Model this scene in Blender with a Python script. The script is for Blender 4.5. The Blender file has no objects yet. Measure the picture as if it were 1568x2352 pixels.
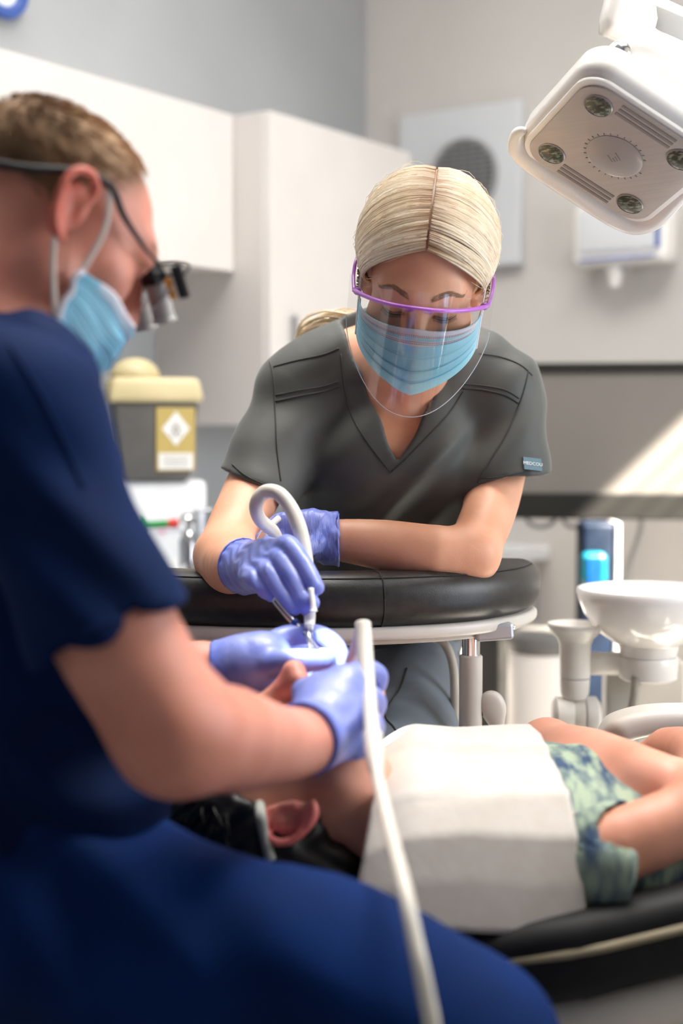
import bpy, bmesh, math, random
import numpy as np
from mathutils import Vector, Matrix
from mathutils.bvhtree import BVHTree
R = math.radians
SC = bpy.context.scene
COL = SC.collection
rnd = random.Random(7)
NR = np.random.RandomState(5)

# ------------------------------------------------------------------ camera, world, sun, large lights, exposure
FPX, W, H, HC = 3267.0, 1568, 2352, 1.15
PITCH = math.atan((1176 - 980) / FPX)
cd = bpy.data.cameras.new('camera'); cam = bpy.data.objects.new('camera', cd); COL.objects.link(cam)
cam.location = (0, 0, HC); cam.rotation_euler = (math.pi / 2 - PITCH, 0, 0)
cd.sensor_width = 36; cd.lens = FPX / H * 36; cd.clip_start = .05
cd.dof.use_dof = True; cd.dof.focus_distance = 1.78; cd.dof.aperture_fstop = 2.2
SC.camera = cam
SC.view_settings.view_transform = 'Standard'; SC.view_settings.look = 'None'
SC.view_settings.exposure = 0.06; SC.view_settings.gamma = 1; SC.view_settings.use_curve_mapping = False
SC.cycles.use_denoising = True; SC.cycles.max_bounces = 8; SC.cycles.transparent_max_bounces = 12
SC.cycles.caustics_reflective = False; SC.cycles.caustics_refractive = False; SC.cycles.sample_clamp_indirect = 6
wd = bpy.data.worlds.new('world'); SC.world = wd; wd.use_nodes = True
wd.node_tree.nodes['Background'].inputs[0].default_value = (.90, .93, 1.0, 1)
wd.node_tree.nodes['Background'].inputs[1].default_value = .24

def lamp(kind, name, loc, target, energy, color=(1, 1, 1), **kw):
    l = bpy.data.lights.new(name, kind); o = bpy.data.objects.new(name, l); COL.objects.link(o)
    o.location = loc; d = Vector(target) - Vector(loc); o.rotation_euler = d.to_track_quat('-Z', 'Y').to_euler()
    l.energy = energy; l.color = color
    for k, v in kw.items(): setattr(l, k, v)
    return o
SUNDIR = Vector((-.6, .35, -.773)).normalized()
lamp('SUN', 'sun', (3, 0, 5), Vector((3, 0, 5)) + SUNDIR, 130, (1, .93, .80), angle=R(.9))
lamp('AREA', 'ceiling_panel_light', (-.45, 2.55, 3.44), (-.45, 2.6, 0), 27, (1, .97, .93), shape='RECTANGLE', size=1.2, size_y=1.6, spread=R(130))
lamp('AREA', 'ceiling_panel_light', (.65, 1.80, 3.44), (.35, 1.65, 0), 54, (1, .97, .93), shape='RECTANGLE', size=1.2, size_y=1.2, spread=R(130))
WLOC = Vector((.073 + .824 * 3.09 - .566 * 1.35, 4.265 - .566 * 3.09 - .824 * 1.35, 1.5))      # just outside the side window
lamp('AREA', 'window_daylight', WLOC, WLOC + Vector((-.824, .566, -.12)), 29, (.90, .94, 1), shape='RECTANGLE', size=1.15, size_y=.95)

# ------------------------------------------------------------------ geometry helpers
CP, SP = math.cos(PITCH), math.sin(PITCH)
def P(px, py, Y):
    """point at world distance Y seen at pixel px, py of the 1568 x 2352 frame"""
    a, b = (px - 784) / FPX, -(py - 1176) / FPX
    dy, dz = CP + b * SP, -SP + b * CP
    t = Y / dy
    return Vector((a * t, Y, HC + dz * t))
def M(px, Y): return px * Y / FPX            # pixels -> metres at distance Y
def n3(v): return np.array(v, dtype=np.float32)

def add_obj(name, me, mat=None, parent=None, smooth=True):
    o = bpy.data.objects.new(name, me); COL.objects.link(o)
    if mat is not None:
        for m in (mat if isinstance(mat, (list, tuple)) else [mat]): me.materials.append(m)
    if parent is not None: o.parent = parent
    if smooth and len(me.polygons): me.polygons.foreach_set('use_smooth', np.ones(len(me.polygons), dtype=bool))
    me.update()
    return o
def mesh_np(name, V, F):
    me = bpy.data.meshes.new(name)
    V = np.asarray(V, dtype=np.float32); F = np.asarray(F, dtype=np.int32)
    k = F.shape[1]
    me.vertices.add(len(V)); me.vertices.foreach_set('co', V.ravel())
    me.loops.add(F.size); me.loops.foreach_set('vertex_index', F.ravel())
    me.polygons.add(len(F)); me.polygons.foreach_set('loop_start', np.arange(0, F.size, k, dtype=np.int32))
    me.update(calc_edges=True); me.validate()
    return me
def tag(o, label=None, cat=None, group=None, kind=None):
    if label: o['label'] = label
    if cat: o['category'] = cat
    if group: o['group'] = group
    if kind: o['kind'] = kind
    return o
def empty(name, loc, label=None, cat=None, group=None):
    o = bpy.data.objects.new(name, None); COL.objects.link(o); o.empty_display_size = .05
    o.location = loc; tag(o, label, cat, group); bpy.context.view_layer.update()
    return o
def reparent(child, par):
    bpy.context.view_layer.update()
    child.parent = par; child.matrix_parent_inverse = par.matrix_world.inverted()
    return child
def setattrib(me, name, vals):
    a = me.attributes.new(name, 'FLOAT', 'POINT'); a.data.foreach_set('value', np.asarray(vals, dtype=np.float32))

def catmull(pts, rad, n=4):
    pts = [Vector(p) for p in pts]; rad = list(rad) if hasattr(rad, '__len__') else [rad] * len(pts)
    if len(pts) < 3:
        return [pts[0].lerp(pts[1], i / n) for i in range(n + 1)], [rad[0] + (rad[1] - rad[0]) * i / n for i in range(n + 1)]
    op, orr = [], []
    for i in range(len(pts) - 1):
        p0, p1, p2, p3 = pts[max(i - 1, 0)], pts[i], pts[i + 1], pts[min(i + 2, len(pts) - 1)]
        for j in range(n):
            t = j / n
            op.append(.5 * ((2 * p1) + (p2 - p0) * t + (2 * p0 - 5 * p1 + 4 * p2 - p3) * t * t + (3 * p1 - p0 - 3 * p2 + p3) * t ** 3))
            orr.append(rad[i] + (rad[i + 1] - rad[i]) * t)
    op.append(pts[-1]); orr.append(rad[-1])
    return op, orr

class SDF:
    """smooth unions of tapered limbs and ellipsoids, turned into ONE continuous mesh"""
    def __init__(s, h): s.h = h; s.ops = []; s.lo = np.full(3, 9e9); s.hi = np.full(3, -9e9)
    def _grow(s, lo, hi): s.lo = np.minimum(s.lo, lo); s.hi = np.maximum(s.hi, hi)
    def limb(s, pts, rad, k=.02, fl=None, op='+', n=4):
        p, r = catmull(pts, rad, n)
        p = np.array([tuple(q) for q in p], dtype=np.float32); r = np.array(r, dtype=np.float32)
        lo = (p - r[:, None]).min(0); hi = (p + r[:, None]).max(0)
        if op == '+': s._grow(lo, hi)
        def f(X, Y, Z):
            D = None
            for i in range(len(p) - 1):
                a, b = p[i], p[i + 1]; ab = b - a; L = float(ab @ ab) + 1e-12
                x, y, z = X - a[0], Y - a[1], Z - a[2]
                t = np.clip((x * ab[0] + y * ab[1] + z * ab[2]) / L, 0, 1)
                x = x - t * ab[0]; y = y - t * ab[1]; z = z - t * ab[2]
                rr = r[i] + (r[i + 1] - r[i]) * t
                if fl:
                    q, sc = fl; dt = (x * q[0] + y * q[1] + z * q[2]) * (1 / sc - 1)
                    x = x + dt * q[0]; y = y + dt * q[1]; z = z + dt * q[2]
                d = np.sqrt(x * x + y * y + z * z) - rr
                if fl: d = d * max(fl[1], .5)
                D = d if D is None else np.minimum(D, d)
            return D
        s.ops.append((op, f, lo, hi, k)); return s
    def ell(s, c, r, ax=None, k=.02, op='+'):
        c = n3(tuple(c)); r = n3(r); A = np.eye(3, dtype=np.float32) if ax is None else np.array([tuple(a) for a in ax], dtype=np.float32)
        e = np.sqrt(((A * r[:, None]) ** 2).sum(0)); lo, hi = c - e, c + e
        if op == '+': s._grow(lo, hi)
        def f(X, Y, Z):
            x, y, z = X - c[0], Y - c[1], Z - c[2]
            k0 = 0; k1 = 0
            for i in range(3):
                q = (x * A[i, 0] + y * A[i, 1] + z * A[i, 2]) / r[i]
                k0 = k0 + q * q; k1 = k1 + (q / r[i]) ** 2
            k0 = np.sqrt(k0); return k0 * (k0 - 1) / (np.sqrt(k1) + 1e-9)
        s.ops.append((op, f, lo, hi, k)); return s
    def box(s, c, r, ax=None, rnd_=.01, k=.01, op='+'):
        c = n3(tuple(c)); r = n3(r); A = np.eye(3, dtype=np.float32) if ax is None else np.array([tuple(a) for a in ax], dtype=np.float32)
        e = np.abs(A * r[:, None]).sum(0); lo, hi = c - e, c + e
        if op == '+': s._grow(lo, hi)
        def f(X, Y, Z):
            x, y, z = X - c[0], Y - c[1], Z - c[2]
            q = [np.abs(x * A[i, 0] + y * A[i, 1] + z * A[i, 2]) - (r[i] - rnd_) for i in range(3)]
            return np.sqrt(sum(np.maximum(a, 0) ** 2 for a in q)) + np.minimum(np.maximum(np.maximum(q[0], q[1]), q[2]), 0) - rnd_
        s.ops.append((op, f, lo, hi, k)); return s
    def cut(s, f, k=.004): s.ops.append(('&', f, None, None, k)); return s
    def disp(s, f): s.ops.append(('d', f, None, None, 0)); return s
    def mesh(s, name, clip=None):
        h = s.h; lo, hi = s.lo.copy(), s.hi.copy()
        if clip: lo = np.maximum(lo, clip[0]); hi = np.minimum(hi, clip[1])
        lo = lo - 4 * h; hi = hi + 4 * h
        N = np.ceil((hi - lo) / h).astype(int) + 1
        ax = [(lo[i] + h * np.arange(N[i])).astype(np.float32) for i in range(3)]
        F = np.full(N, .06, dtype=np.float32)
        G = (ax[0][:, None, None], ax[1][None, :, None], ax[2][None, None, :])
        for op, f, a, b, k in s.ops:
            if op in '+-':
                pad = k + 3 * h
                i0 = [max(0, int((a[i] - pad - lo[i]) / h)) for i in range(3)]
                i1 = [min(N[i], int((b[i] + pad - lo[i]) / h) + 2) for i in range(3)]
                if any(i1[i] <= i0[i] for i in range(3)): continue
                sl = tuple(slice(i0[i], i1[i]) for i in range(3))
                d = f(ax[0][sl[0]][:, None, None], ax[1][sl[1]][None, :, None], ax[2][sl[2]][None, None, :])
                o = F[sl]
                if op == '+':
                    if k > 0: hh = np.maximum(k - np.abs(o - d), 0); F[sl] = np.minimum(o, d) - hh * hh / (4 * k)
                    else: F[sl] = np.minimum(o, d)
                else:
                    d = -d
                    if k > 0: hh = np.maximum(k - np.abs(o - d), 0); F[sl] = np.maximum(o, d) + hh * hh / (4 * k)
                    else: F[sl] = np.maximum(o, d)
            elif op == '&':
                d = f(*G); hh = np.maximum(k - np.abs(F - d), 0); F = np.maximum(F, d) + hh * hh / (4 * k)
            else: F = F + f(*G)
        F = np.broadcast_to(F, N).astype(np.float32).copy()
        for i in range(3):
            ix = [slice(None)] * 3
            for e in (0, -1): ix[i] = e; F[tuple(ix)] = np.maximum(F[tuple(ix)], h * .5)
        V, Q = nets(F, lo, h)
        return mesh_np(name, V, Q)

def nets(F, lo, h):
    S = F < 0
    n = [d - 1 for d in F.shape]
    cnt = np.zeros(n, dtype=np.int8)
    offs = [(i, j, k) for i in (0, 1) for j in (0, 1) for k in (0, 1)]
    for o in offs: cnt += S[o[0]:o[0] + n[0], o[1]:o[1] + n[1], o[2]:o[2] + n[2]]
    act = (cnt > 0) & (cnt < 8)
    ijk = np.argwhere(act); idx = np.full(n, -1, dtype=np.int32); idx[act] = np.arange(len(ijk))
    C = np.stack([F[ijk[:, 0] + o[0], ijk[:, 1] + o[1], ijk[:, 2] + o[2]] for o in offs], 1)
    acc = np.zeros((len(ijk), 3), dtype=np.float32); num = np.zeros(len(ijk), dtype=np.float32)
    for a in range(8):
        for ax in range(3):
            if offs[a][ax] == 0:
                ob = list(offs[a]); ob[ax] = 1; b = offs.index(tuple(ob))
                m = (C[:, a] < 0) != (C[:, b] < 0)
                t = C[m, a] / (C[m, a] - C[m, b])
                p = np.tile(np.array(offs[a], dtype=np.float32), (m.sum(), 1)); p[:, ax] += t
                acc[m] += p; num[m] += 1
    V = (ijk + acc / num[:, None]) * h + lo
    quads = []
    for ax in range(3):
        b, c = [(1, 2), (2, 0), (0, 1)][ax]
        s0 = [slice(None)] * 3; s1 = [slice(None)] * 3; s0[ax] = slice(0, -1); s1[ax] = slice(1, None)
        d = S[tuple(s0)] != S[tuple(s1)]
        e = np.argwhere(d); e = e[(e[:, b] > 0) & (e[:, c] > 0) & (e[:, b] < n[b]) & (e[:, c] < n[c])]
        if not len(e): continue
        def at(db, dc):
            q = e.copy(); q[:, b] += db; q[:, c] += dc; return idx[q[:, 0], q[:, 1], q[:, 2]]
        q = np.stack([at(-1, -1), at(0, -1), at(0, 0), at(-1, 0)], 1)
        inv = ~S[e[:, 0], e[:, 1], e[:, 2]]
        q[inv] = q[inv][:, ::-1]
        quads.append(q)
    Q = np.concatenate(quads); Q = Q[(Q >= 0).all(1)]
    return V, Q

def tube_mesh(name, pts, rad, sides=12, sub=6, caps=True, flat=None):
    """closed tapered tube along a smooth path; flat = (normal, factor) squashes it"""
    p, r = catmull(pts, rad, sub) if sub else ([Vector(q) for q in pts], rad if hasattr(rad, '__len__') else [rad] * len(pts))
    V, F = [], []; up = None
    for i, q in enumerate(p):
        t = (p[min(i + 1, len(p) - 1)] - p[max(i - 1, 0)])
        t = t.normalized() if t.length > 1e-9 else Vector((0, 0, 1))
        if up is None: up = t.orthogonal().normalized()
        up = (up - t * up.dot(t)).normalized(); s_ = t.cross(up)
        for j in range(sides):
            a = 2 * math.pi * j / sides; v = (up * math.cos(a) + s_ * math.sin(a)) * r[i]
            if flat: nn = Vector(flat[0]); v = v + nn * v.dot(nn) * (flat[1] - 1)
            V.append(q + v)
    for i in range(len(p) - 1):
        for j in range(sides):
            a, b = i * sides + j, i * sides + (j + 1) % sides
            F.append((a, b, b + sides, a + sides))
    if caps:
        for ring, e, rev in ((0, 0, True), (len(p) - 1, -1, False)):
            t = (p[0] - p[1]) if ring == 0 else (p[-1] - p[-2]); t = t.normalized()
            c = len(V); V.append(p[e] + t * r[e] * .35)
            for j in range(sides):
                a, b = ring * sides + j, ring * sides + (j + 1) % sides
                F.append((b, a, c) if rev else (a, b, c))
    me = bpy.data.meshes.new(name); me.from_pydata([tuple(v) for v in V], [], F); me.update(); return me
def tube(name, pts, rad, mat, parent=None, **kw): 
    return add_obj(name, tube_mesh(name, pts, rad, **kw), mat, parent)

def bm_box(bm, c, size, ax=None, bev=0.0, seg=2):
    """bevelled box; ax are three unit axes"""
    A = [Vector(a) for a in (ax or ((1, 0, 0), (0, 1, 0), (0, 0, 1)))]
    m = Matrix((A[0], A[1], A[2])).transposed().to_4x4(); m.translation = Vector(c)
    r = bmesh.ops.create_cube(bm, size=1, matrix=m @ Matrix.Diagonal((*size, 1)))
    if bev:
        es = list({e for v in r['verts'] for e in v.link_edges})
        bmesh.ops.bevel(bm, geom=es, offset=bev, segments=seg, affect='EDGES', profile=.5)
def box(name, c, size, mat, parent=None, ax=None, bev=.003, seg=2, smooth=False):
    bm = bmesh.new(); bm_box(bm, c, size, ax, bev, seg); me = bpy.data.meshes.new(name); bm.to_mesh(me); bm.free()
    return add_obj(name, me, mat, parent, smooth)
def lathe(name, c, prof, mat, parent=None, ax=None, seg=40, smooth=True, caps=True):
    """prof: (radius, height) from bottom to top, turned about ax[2]"""
    A = [Vector(a) for a in (ax or ((1, 0, 0), (0, 1, 0), (0, 0, 1)))]; c = Vector(c)
    V, F = [], []
    for r, z in prof:
        for j in range(seg):
            a = 2 * math.pi * j / seg
            V.append(c + A[0] * (r * math.cos(a)) + A[1] * (r * math.sin(a)) + A[2] * z)
    for i in range(len(prof) - 1):
        for j in range(seg):
            a, b = i * seg + j, i * seg + (j + 1) % seg; F.append((a, b, b + seg, a + seg))
    if caps:
        F.append(tuple(range(seg))[::-1]); F.append(tuple((len(prof) - 1) * seg + j for j in range(seg)))
    me = bpy.data.meshes.new(name); me.from_pydata([tuple(v) for v in V], [], F); me.update()
    o = add_obj(name, me, mat, parent, smooth)
    if smooth: me.set_sharp_from_angle(angle=R(38))
    return o
def grid(name, fn, nu, nv, mat, parent=None, thick=0.0, sub=0):
    V = [tuple(fn(i / nu, j / nv)) for i in range(nu + 1) for j in range(nv + 1)]
    F = [(i * (nv + 1) + j, (i + 1) * (nv + 1) + j, (i + 1) * (nv + 1) + j + 1, i * (nv + 1) + j + 1) for i in range(nu) for j in range(nv)]
    me = bpy.data.meshes.new(name); me.from_pydata(V, [], F); me.update()
    o = add_obj(name, me, mat, parent)
    if thick: m = o.modifiers.new('thick', 'SOLIDIFY'); m.thickness = thick; m.offset = 0
    if sub: m = o.modifiers.new('sub', 'SUBSURF'); m.levels = m.render_levels = sub
    return o
def sweep(name, path, section, mat, parent=None, up=(0, 0, 1), taper=None, closed=False):
    """section (side, up) carried along a path; taper(i/n) scales it"""
    V, F = [], []; up = Vector(up); ns = len(section); n = len(path)
    for i, q in enumerate(path):
        t = (Vector(path[min(i + 1, n - 1)]) - Vector(path[max(i - 1, 0)])).normalized(); s_ = t.cross(up).normalized(); u2 = s_.cross(t)
        k = taper(i / (n - 1)) if taper else (1, 1)
        for a, b in section: V.append(tuple(Vector(q) + s_ * a * k[0] + u2 * b * k[1]))
    for i in range(n - 1):
        for j in range(ns):
            a, b = i * ns + j, i * ns + (j + 1) % ns; F.append((a, a + ns, b + ns, b))
    F.append(tuple(range(ns))); F.append(tuple((n - 1) * ns + j for j in range(ns))[::-1])
    me = bpy.data.meshes.new(name); me.from_pydata(V, [], F); me.update()
    return add_obj(name, me, mat, parent)
def rrect(w, h, r, seg=5):
    out = []
    for cx, cy, a0 in ((w / 2 - r, h / 2 - r, 0), (-w / 2 + r, h / 2 - r, 90), (-w / 2 + r, -h / 2 + r, 180), (w / 2 - r, -h / 2 + r, 270)):
        for i in range(seg + 1): a = R(a0 + 90 * i / seg); out.append((cx + r * math.cos(a), cy + r * math.sin(a)))
    return out
def prism(name, outline, c, ax, depth, mat, parent=None, bev=0.0, seg=3, smooth=True):
    """outline in ax[0], ax[1], extruded both ways along ax[2]"""
    A = [Vector(a) for a in ax]; c = Vector(c); bm = bmesh.new()
    f = bm.faces.new([bm.verts.new(c + A[0] * x + A[1] * y - A[2] * depth / 2) for x, y in outline])
    r = bmesh.ops.extrude_face_region(bm, geom=[f]); vs = [v for v in r['geom'] if isinstance(v, bmesh.types.BMVert)]
    bmesh.ops.translate(bm, verts=vs, vec=A[2] * depth); bmesh.ops.recalc_face_normals(bm, faces=bm.faces)
    if bev:
        es = [e for e in bm.edges if len(e.link_faces) == 2 and any(len(q.verts) > 4 for q in e.link_faces)]
        bmesh.ops.bevel(bm, geom=es, offset=bev, segments=seg, affect='EDGES', profile=.5)
    me = bpy.data.meshes.new(name); bm.to_mesh(me); bm.free()
    o = add_obj(name, me, mat, parent, smooth)
    if smooth: me.set_sharp_from_angle(angle=R(40))
    return o
def bvh_of(o):
    me = o.data; V = [o.matrix_world @ v.co for v in me.vertices]
    return BVHTree.FromPolygons(V, [tuple(p.vertices) for p in me.polygons])
def on(bvh, pts, lift=.001, default=1.9):
    """points of a seam or strap laid on a built surface"""
    o = Vector((0, 0, HC)); out = []
    for px, py in pts:
        d = (P(px, py, 1) - o).normalized(); h = bvh.ray_cast(o, d)
        if h[0] is not None: out.append(h[0] - d * lift)
    return out
def dense(pts, n=6): return [(p.x, p.y) for p in catmull([(x, y, 0) for x, y in pts], 1, n)[0]]
def text(name, body, c, ax, size, mat, parent=None, depth=.0004, align='CENTER'):
    cu = bpy.data.curves.new(name, 'FONT'); cu.body = body; cu.size = size; cu.extrude = depth; cu.align_x = align; cu.align_y = 'CENTER'
    t = bpy.data.objects.new(name, cu); COL.objects.link(t); bpy.context.view_layer.update()
    me = bpy.data.meshes.new_from_object(t.evaluated_get(bpy.context.evaluated_depsgraph_get())); bpy.data.objects.remove(t)
    m = Matrix([Vector(a) for a in ax]).transposed().to_4x4(); m.translation = Vector(c); me.transform(m); me.name = name
    return add_obj(name, me, mat, parent, False)

# ------------------------------------------------------------------ materials
def lin(r, g, b):
    f = lambda c: (c / 255 / 12.92) if c / 255 <= .04045 else ((c / 255 + .055) / 1.055) ** 2.4
    return (f(r), f(g), f(b), 1)
def mat(name, rgb, rough=.5, rgb2=None, nscale=30, stretch=None, bump=0, bscale=200, metal=0, sss=0, coat=0, spec=.5, sheen=0, attr=None, ramp=(.35, .65), det=3, bstretch=None):
    m = bpy.data.materials.new(name); m.use_nodes = True; nt = m.node_tree; N = nt.nodes; b = N['Principled BSDF']; L = nt.links.new
    b.inputs['Base Color'].default_value = lin(*rgb); b.inputs['Roughness'].default_value = rough; b.inputs['Metallic'].default_value = metal
    b.inputs['Specular IOR Level'].default_value = spec
    if sss:
        b.inputs['Subsurface Weight'].default_value = sss; b.inputs['Subsurface Radius'].default_value = (1, .35, .2); b.inputs['Subsurface Scale'].default_value = .006
    if coat: b.inputs['Coat Weight'].default_value = coat; b.inputs['Coat Roughness'].default_value = .1
    if sheen: b.inputs['Sheen Weight'].default_value = sheen; b.inputs['Sheen Roughness'].default_value = .4
    col = None
    def noise(sc, st, d):
        tc = N.new('ShaderNodeTexCoord'); mp = N.new('ShaderNodeMapping'); no = N.new('ShaderNodeTexNoise')
        L(tc.outputs['Object'], mp.inputs[0]); L(mp.outputs[0], no.inputs['Vector']); no.inputs['Scale'].default_value = sc; no.inputs['Detail'].default_value = d
        if st:      # the grain follows the thing, which is turned with the room at the end
            mp.vector_type = 'TEXTURE'; mp.inputs['Scale'].default_value = [1 / q for q in st]; mp.inputs['Rotation'].default_value = (0, 0, R(34.5))
        return no.outputs['Fac']
    if rgb2:
        rp = N.new('ShaderNodeValToRGB'); L(noise(nscale, stretch, det), rp.inputs[0])
        rp.color_ramp.elements[0].position, rp.color_ramp.elements[1].position = ramp
        rp.color_ramp.elements[0].color = lin(*rgb); rp.color_ramp.elements[1].color = lin(*rgb2); col = rp.outputs[0]
    for a, c in (attr or {}).items():
        at = N.new('ShaderNodeAttribute'); at.attribute_name = a; mx = N.new('ShaderNodeMix'); mx.data_type = 'RGBA'
        L(at.outputs['Fac'], mx.inputs[0])
        if col: L(col, mx.inputs[6])
        else: mx.inputs[6].default_value = lin(*rgb)
        mx.inputs[7].default_value = lin(*c); col = mx.outputs[2]
    if col: L(col, b.inputs['Base Color'])
    if bump:
        bp = N.new('ShaderNodeBump'); bp.inputs['Strength'].default_value = bump; bp.inputs['Distance'].default_value = .003
        L(noise(bscale, bstretch, 4), bp.inputs['Height']); L(bp.outputs[0], b.inputs['Normal'])
    return m
def film(name, tint, fac=.1, rough=.02):
    """thin clear plastic: lets light through, mirrors at glancing angles"""
    m = bpy.data.materials.new(name); m.use_nodes = True; nt = m.node_tree; N = nt.nodes; L = nt.links.new
    N.remove(N['Principled BSDF']); o = N['Material Output']
    tr = N.new('ShaderNodeBsdfTransparent'); tr.inputs[0].default_value = tint; gl = N.new('ShaderNodeBsdfGlossy'); gl.inputs['Roughness'].default_value = rough
    lw = N.new('ShaderNodeLayerWeight'); lw.inputs[0].default_value = .35; ma = N.new('ShaderNodeMath'); ma.operation = 'MULTIPLY_ADD'
    ma.inputs[1].default_value = .42; ma.inputs[2].default_value = fac; L(lw.outputs['Fresnel'], ma.inputs[0])
    mx = N.new('ShaderNodeMixShader'); L(ma.outputs[0], mx.inputs[0]); L(tr.outputs[0], mx.inputs[1]); L(gl.outputs[0], mx.inputs[2]); L(mx.outputs[0], o.inputs[0])
    return m
MT = {}
def mk(k, *a, **kw): MT[k] = mat(k, *a, **kw); return MT[k]
mk('wall_paint', (202, 197, 192), .8, (196, 192, 187), 3)
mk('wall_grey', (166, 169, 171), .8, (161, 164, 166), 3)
mk('ceiling_white', (238, 238, 236), .9)
mk('floor_vinyl', (146, 145, 143), .45, (136, 135, 133), 12)
mk('cabinet_white', (216, 211, 207), .4, (212, 207, 203), 6)
mk('cabinet_edge', (206, 200, 196), .4)
mk('counter_white', (238, 240, 242), .25, (230, 232, 234), 30)
mk('dark_gap_plinth', (38, 37, 36), .5, (46, 44, 42), 10)
mk('white_plastic', (236, 232, 227), .28, (232, 228, 222), 8, coat=.2)
mk('cream_plastic', (222, 215, 205), .35, (215, 208, 198), 10)
mk('grey_plastic', (168, 166, 162), .45)
mk('dark_plastic', (24, 24, 25), .6, (36, 36, 38), 20)
mk('chrome', (225, 225, 228), .12, metal=1)
mk('steel', (190, 190, 195), .25, metal=1)
mk('silver_paint', (190, 192, 196), .35, metal=.4)
mk('black_leather', (30, 29, 29), .36, (40, 38, 37), 90, bump=.12, bscale=900)
mk('leather_seam', (14, 14, 14), .6)
mk('piping', (150, 138, 112), .6)
mk('bin_yellow', (200, 186, 146), .5, (192, 178, 136), 14)
mk('bin_grey', (92, 90, 88), .55, (84, 82, 80), 14)
mk('label_yellow', (186, 164, 96), .5)
mk('label_white', (236, 236, 234), .5)
mk('label_ink', (150, 145, 130), .6)
mk('blue_ring', (62, 92, 165), .4, (56, 84, 150), 12)
mk('vent_grey', (205, 207, 210), .5)
mk('vent_dark', (96, 94, 96), .6, (80, 78, 82), 60)
mk('vent_slat', (150, 149, 150), .45)
mk('tv_frame', (36, 35, 33), .65, spec=.15)
mk('tv_screen', (112, 107, 102), .3, spec=.6)
mk('cable_grey', (128, 128, 128), .5)
mk('navy_plastic', (12, 21, 36), .5, (15, 27, 45), 10, spec=.2)
mk('chair_leather', (17, 17, 18), .6, (22, 22, 23), 60, bump=.1, bscale=700, spec=.3)
mk('teal_plastic', (0, 96, 108), .35, (4, 88, 112), 22)
mk('blue_plastic', (6, 62, 132), .35)
mk('syringe_green', (20, 140, 60), .4)
mk('syringe_red', (215, 60, 50), .4)
mk('pink_print', (226, 180, 200), .6)
mk('ceramic', (242, 238, 234), .12, (238, 234, 230), 5, coat=.5)
mk('lamp_white', (240, 236, 230), .2, (236, 231, 225), 6, coat=.3)
mk('lamp_face', (176, 166, 158), .35, (170, 160, 152), 260, stretch=(.05, .05, 1.6))
mk('lamp_disc', (156, 148, 144), .22)
mk('lamp_slot', (128, 120, 116), .4)
mk('lens_green', (58, 60, 46), .25, (150, 150, 132), 130, ramp=(.48, .74), stretch=(1, 1, 3))
mk('skin_tan', (236, 176, 142), .48, (224, 160, 126), 18, sss=.12, bump=.05, bscale=500, attr={'lip': (190, 95, 90), 'brow': (108, 76, 52), 'lash': (40, 28, 24), 'scalp': (206, 160, 128)})
mk('skin_pink', (220, 150, 130), .5, (206, 132, 112), 14, sss=.12, bump=.05, bscale=400, attr={'stub': (118, 92, 72), 'red': (218, 112, 92), 'brow': (120, 90, 66)})
mk('skin_patient', (226, 162, 138), .48, (212, 146, 120), 14, sss=.12, bump=.04, bscale=400, attr={'lip': (180, 70, 78), 'red': (226, 120, 112), 'brow': (50, 36, 30)})
mk('glove', (140, 150, 220), .36, (118, 134, 214), 40, bump=.35, bscale=70, sss=.05, attr={'cuff': (88, 110, 208)})
mk('glove_crease', (140, 150, 220), .36, (114, 130, 212), 40, bump=.9, bscale=75, bstretch=(2.2, 1, .6))
mk('scrub_grey', (74, 75, 71), .62, (66, 68, 65), 9, bump=.18, bscale=28, sheen=.15)
mk('scrub_grey_seam', (52, 52, 50), .8)
mk('trouser_slate', (112, 121, 132), .62, (102, 110, 121), 10, bump=.15, bscale=30)
mk('scrub_navy', (8, 34, 80), .8, (5, 26, 64), 8, bump=.35, bscale=16, spec=.12)
mk('trouser_blue', (3, 38, 94), .8, (2, 30, 76), 7, bump=.3, bscale=14, spec=.12)
mk('mask_blue', (162, 222, 238), .7, (144, 214, 234), 25, bump=.1, bscale=160)
mk('mask_blue_deep', (120, 194, 224), .7, (150, 210, 234), 16, bump=.2, bscale=60)
mk('mask_white', (222, 220, 228), .7)
mk('mask_dot', (96, 92, 106), .7)
mk('strap_white', (214, 200, 190), .7)
mk('visor_purple', (190, 110, 210), .28, (176, 96, 202), 40, coat=.3)
mk('paper', (204, 197, 188), .85, (198, 190, 180), 40, bump=.15, bscale=120)
mk('patient_hair', (12, 10, 9), .5, (22, 17, 14), 40)
mk('streak_shirt', (38, 66, 98), .75, (158, 174, 150), 36, stretch=(1.9, .6, .45), ramp=(.36, .60), det=6)
mk('streak_blue', (14, 46, 80), .75, (52, 118, 170), 30, stretch=(3.2, .5, .5), ramp=(.42, .66), det=5)
mk('denim', (16, 40, 66), .8, (30, 70, 110), 40)
mk('hose_grey', (196, 190, 178), .4, (188, 182, 170), 60)
mk('hose_cream', (226, 220, 208), .38, (218, 212, 200), 60)
mk('orange_glass', (222, 150, 60), .2)
mk('cord_grey', (176, 178, 166), .6)
mk('blonde', (230, 208, 174), .42, (210, 182, 144), 60, spec=.4, attr={'tone': (248, 236, 214), 'root': (178, 138, 106)})
mk('brow_hair', (150, 110, 80), .6)
mk('lash_hair', (34, 24, 22), .6)
mk('man_hair', (176, 140, 104), .75, (120, 90, 62), 14, attr={'front': (206, 170, 140)})
MT['visor_film'] = film('visor_film', (.97, .965, .97, 1), .05)
mk('visor_edge', (235, 235, 240), .2)
MT['clear_plastic'] = film('clear_plastic', (.93, .94, .96, 1), .12, .08)
MT['lens_glass'] = film('lens_glass', (.95, .97, .98, 1), .08)

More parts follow.
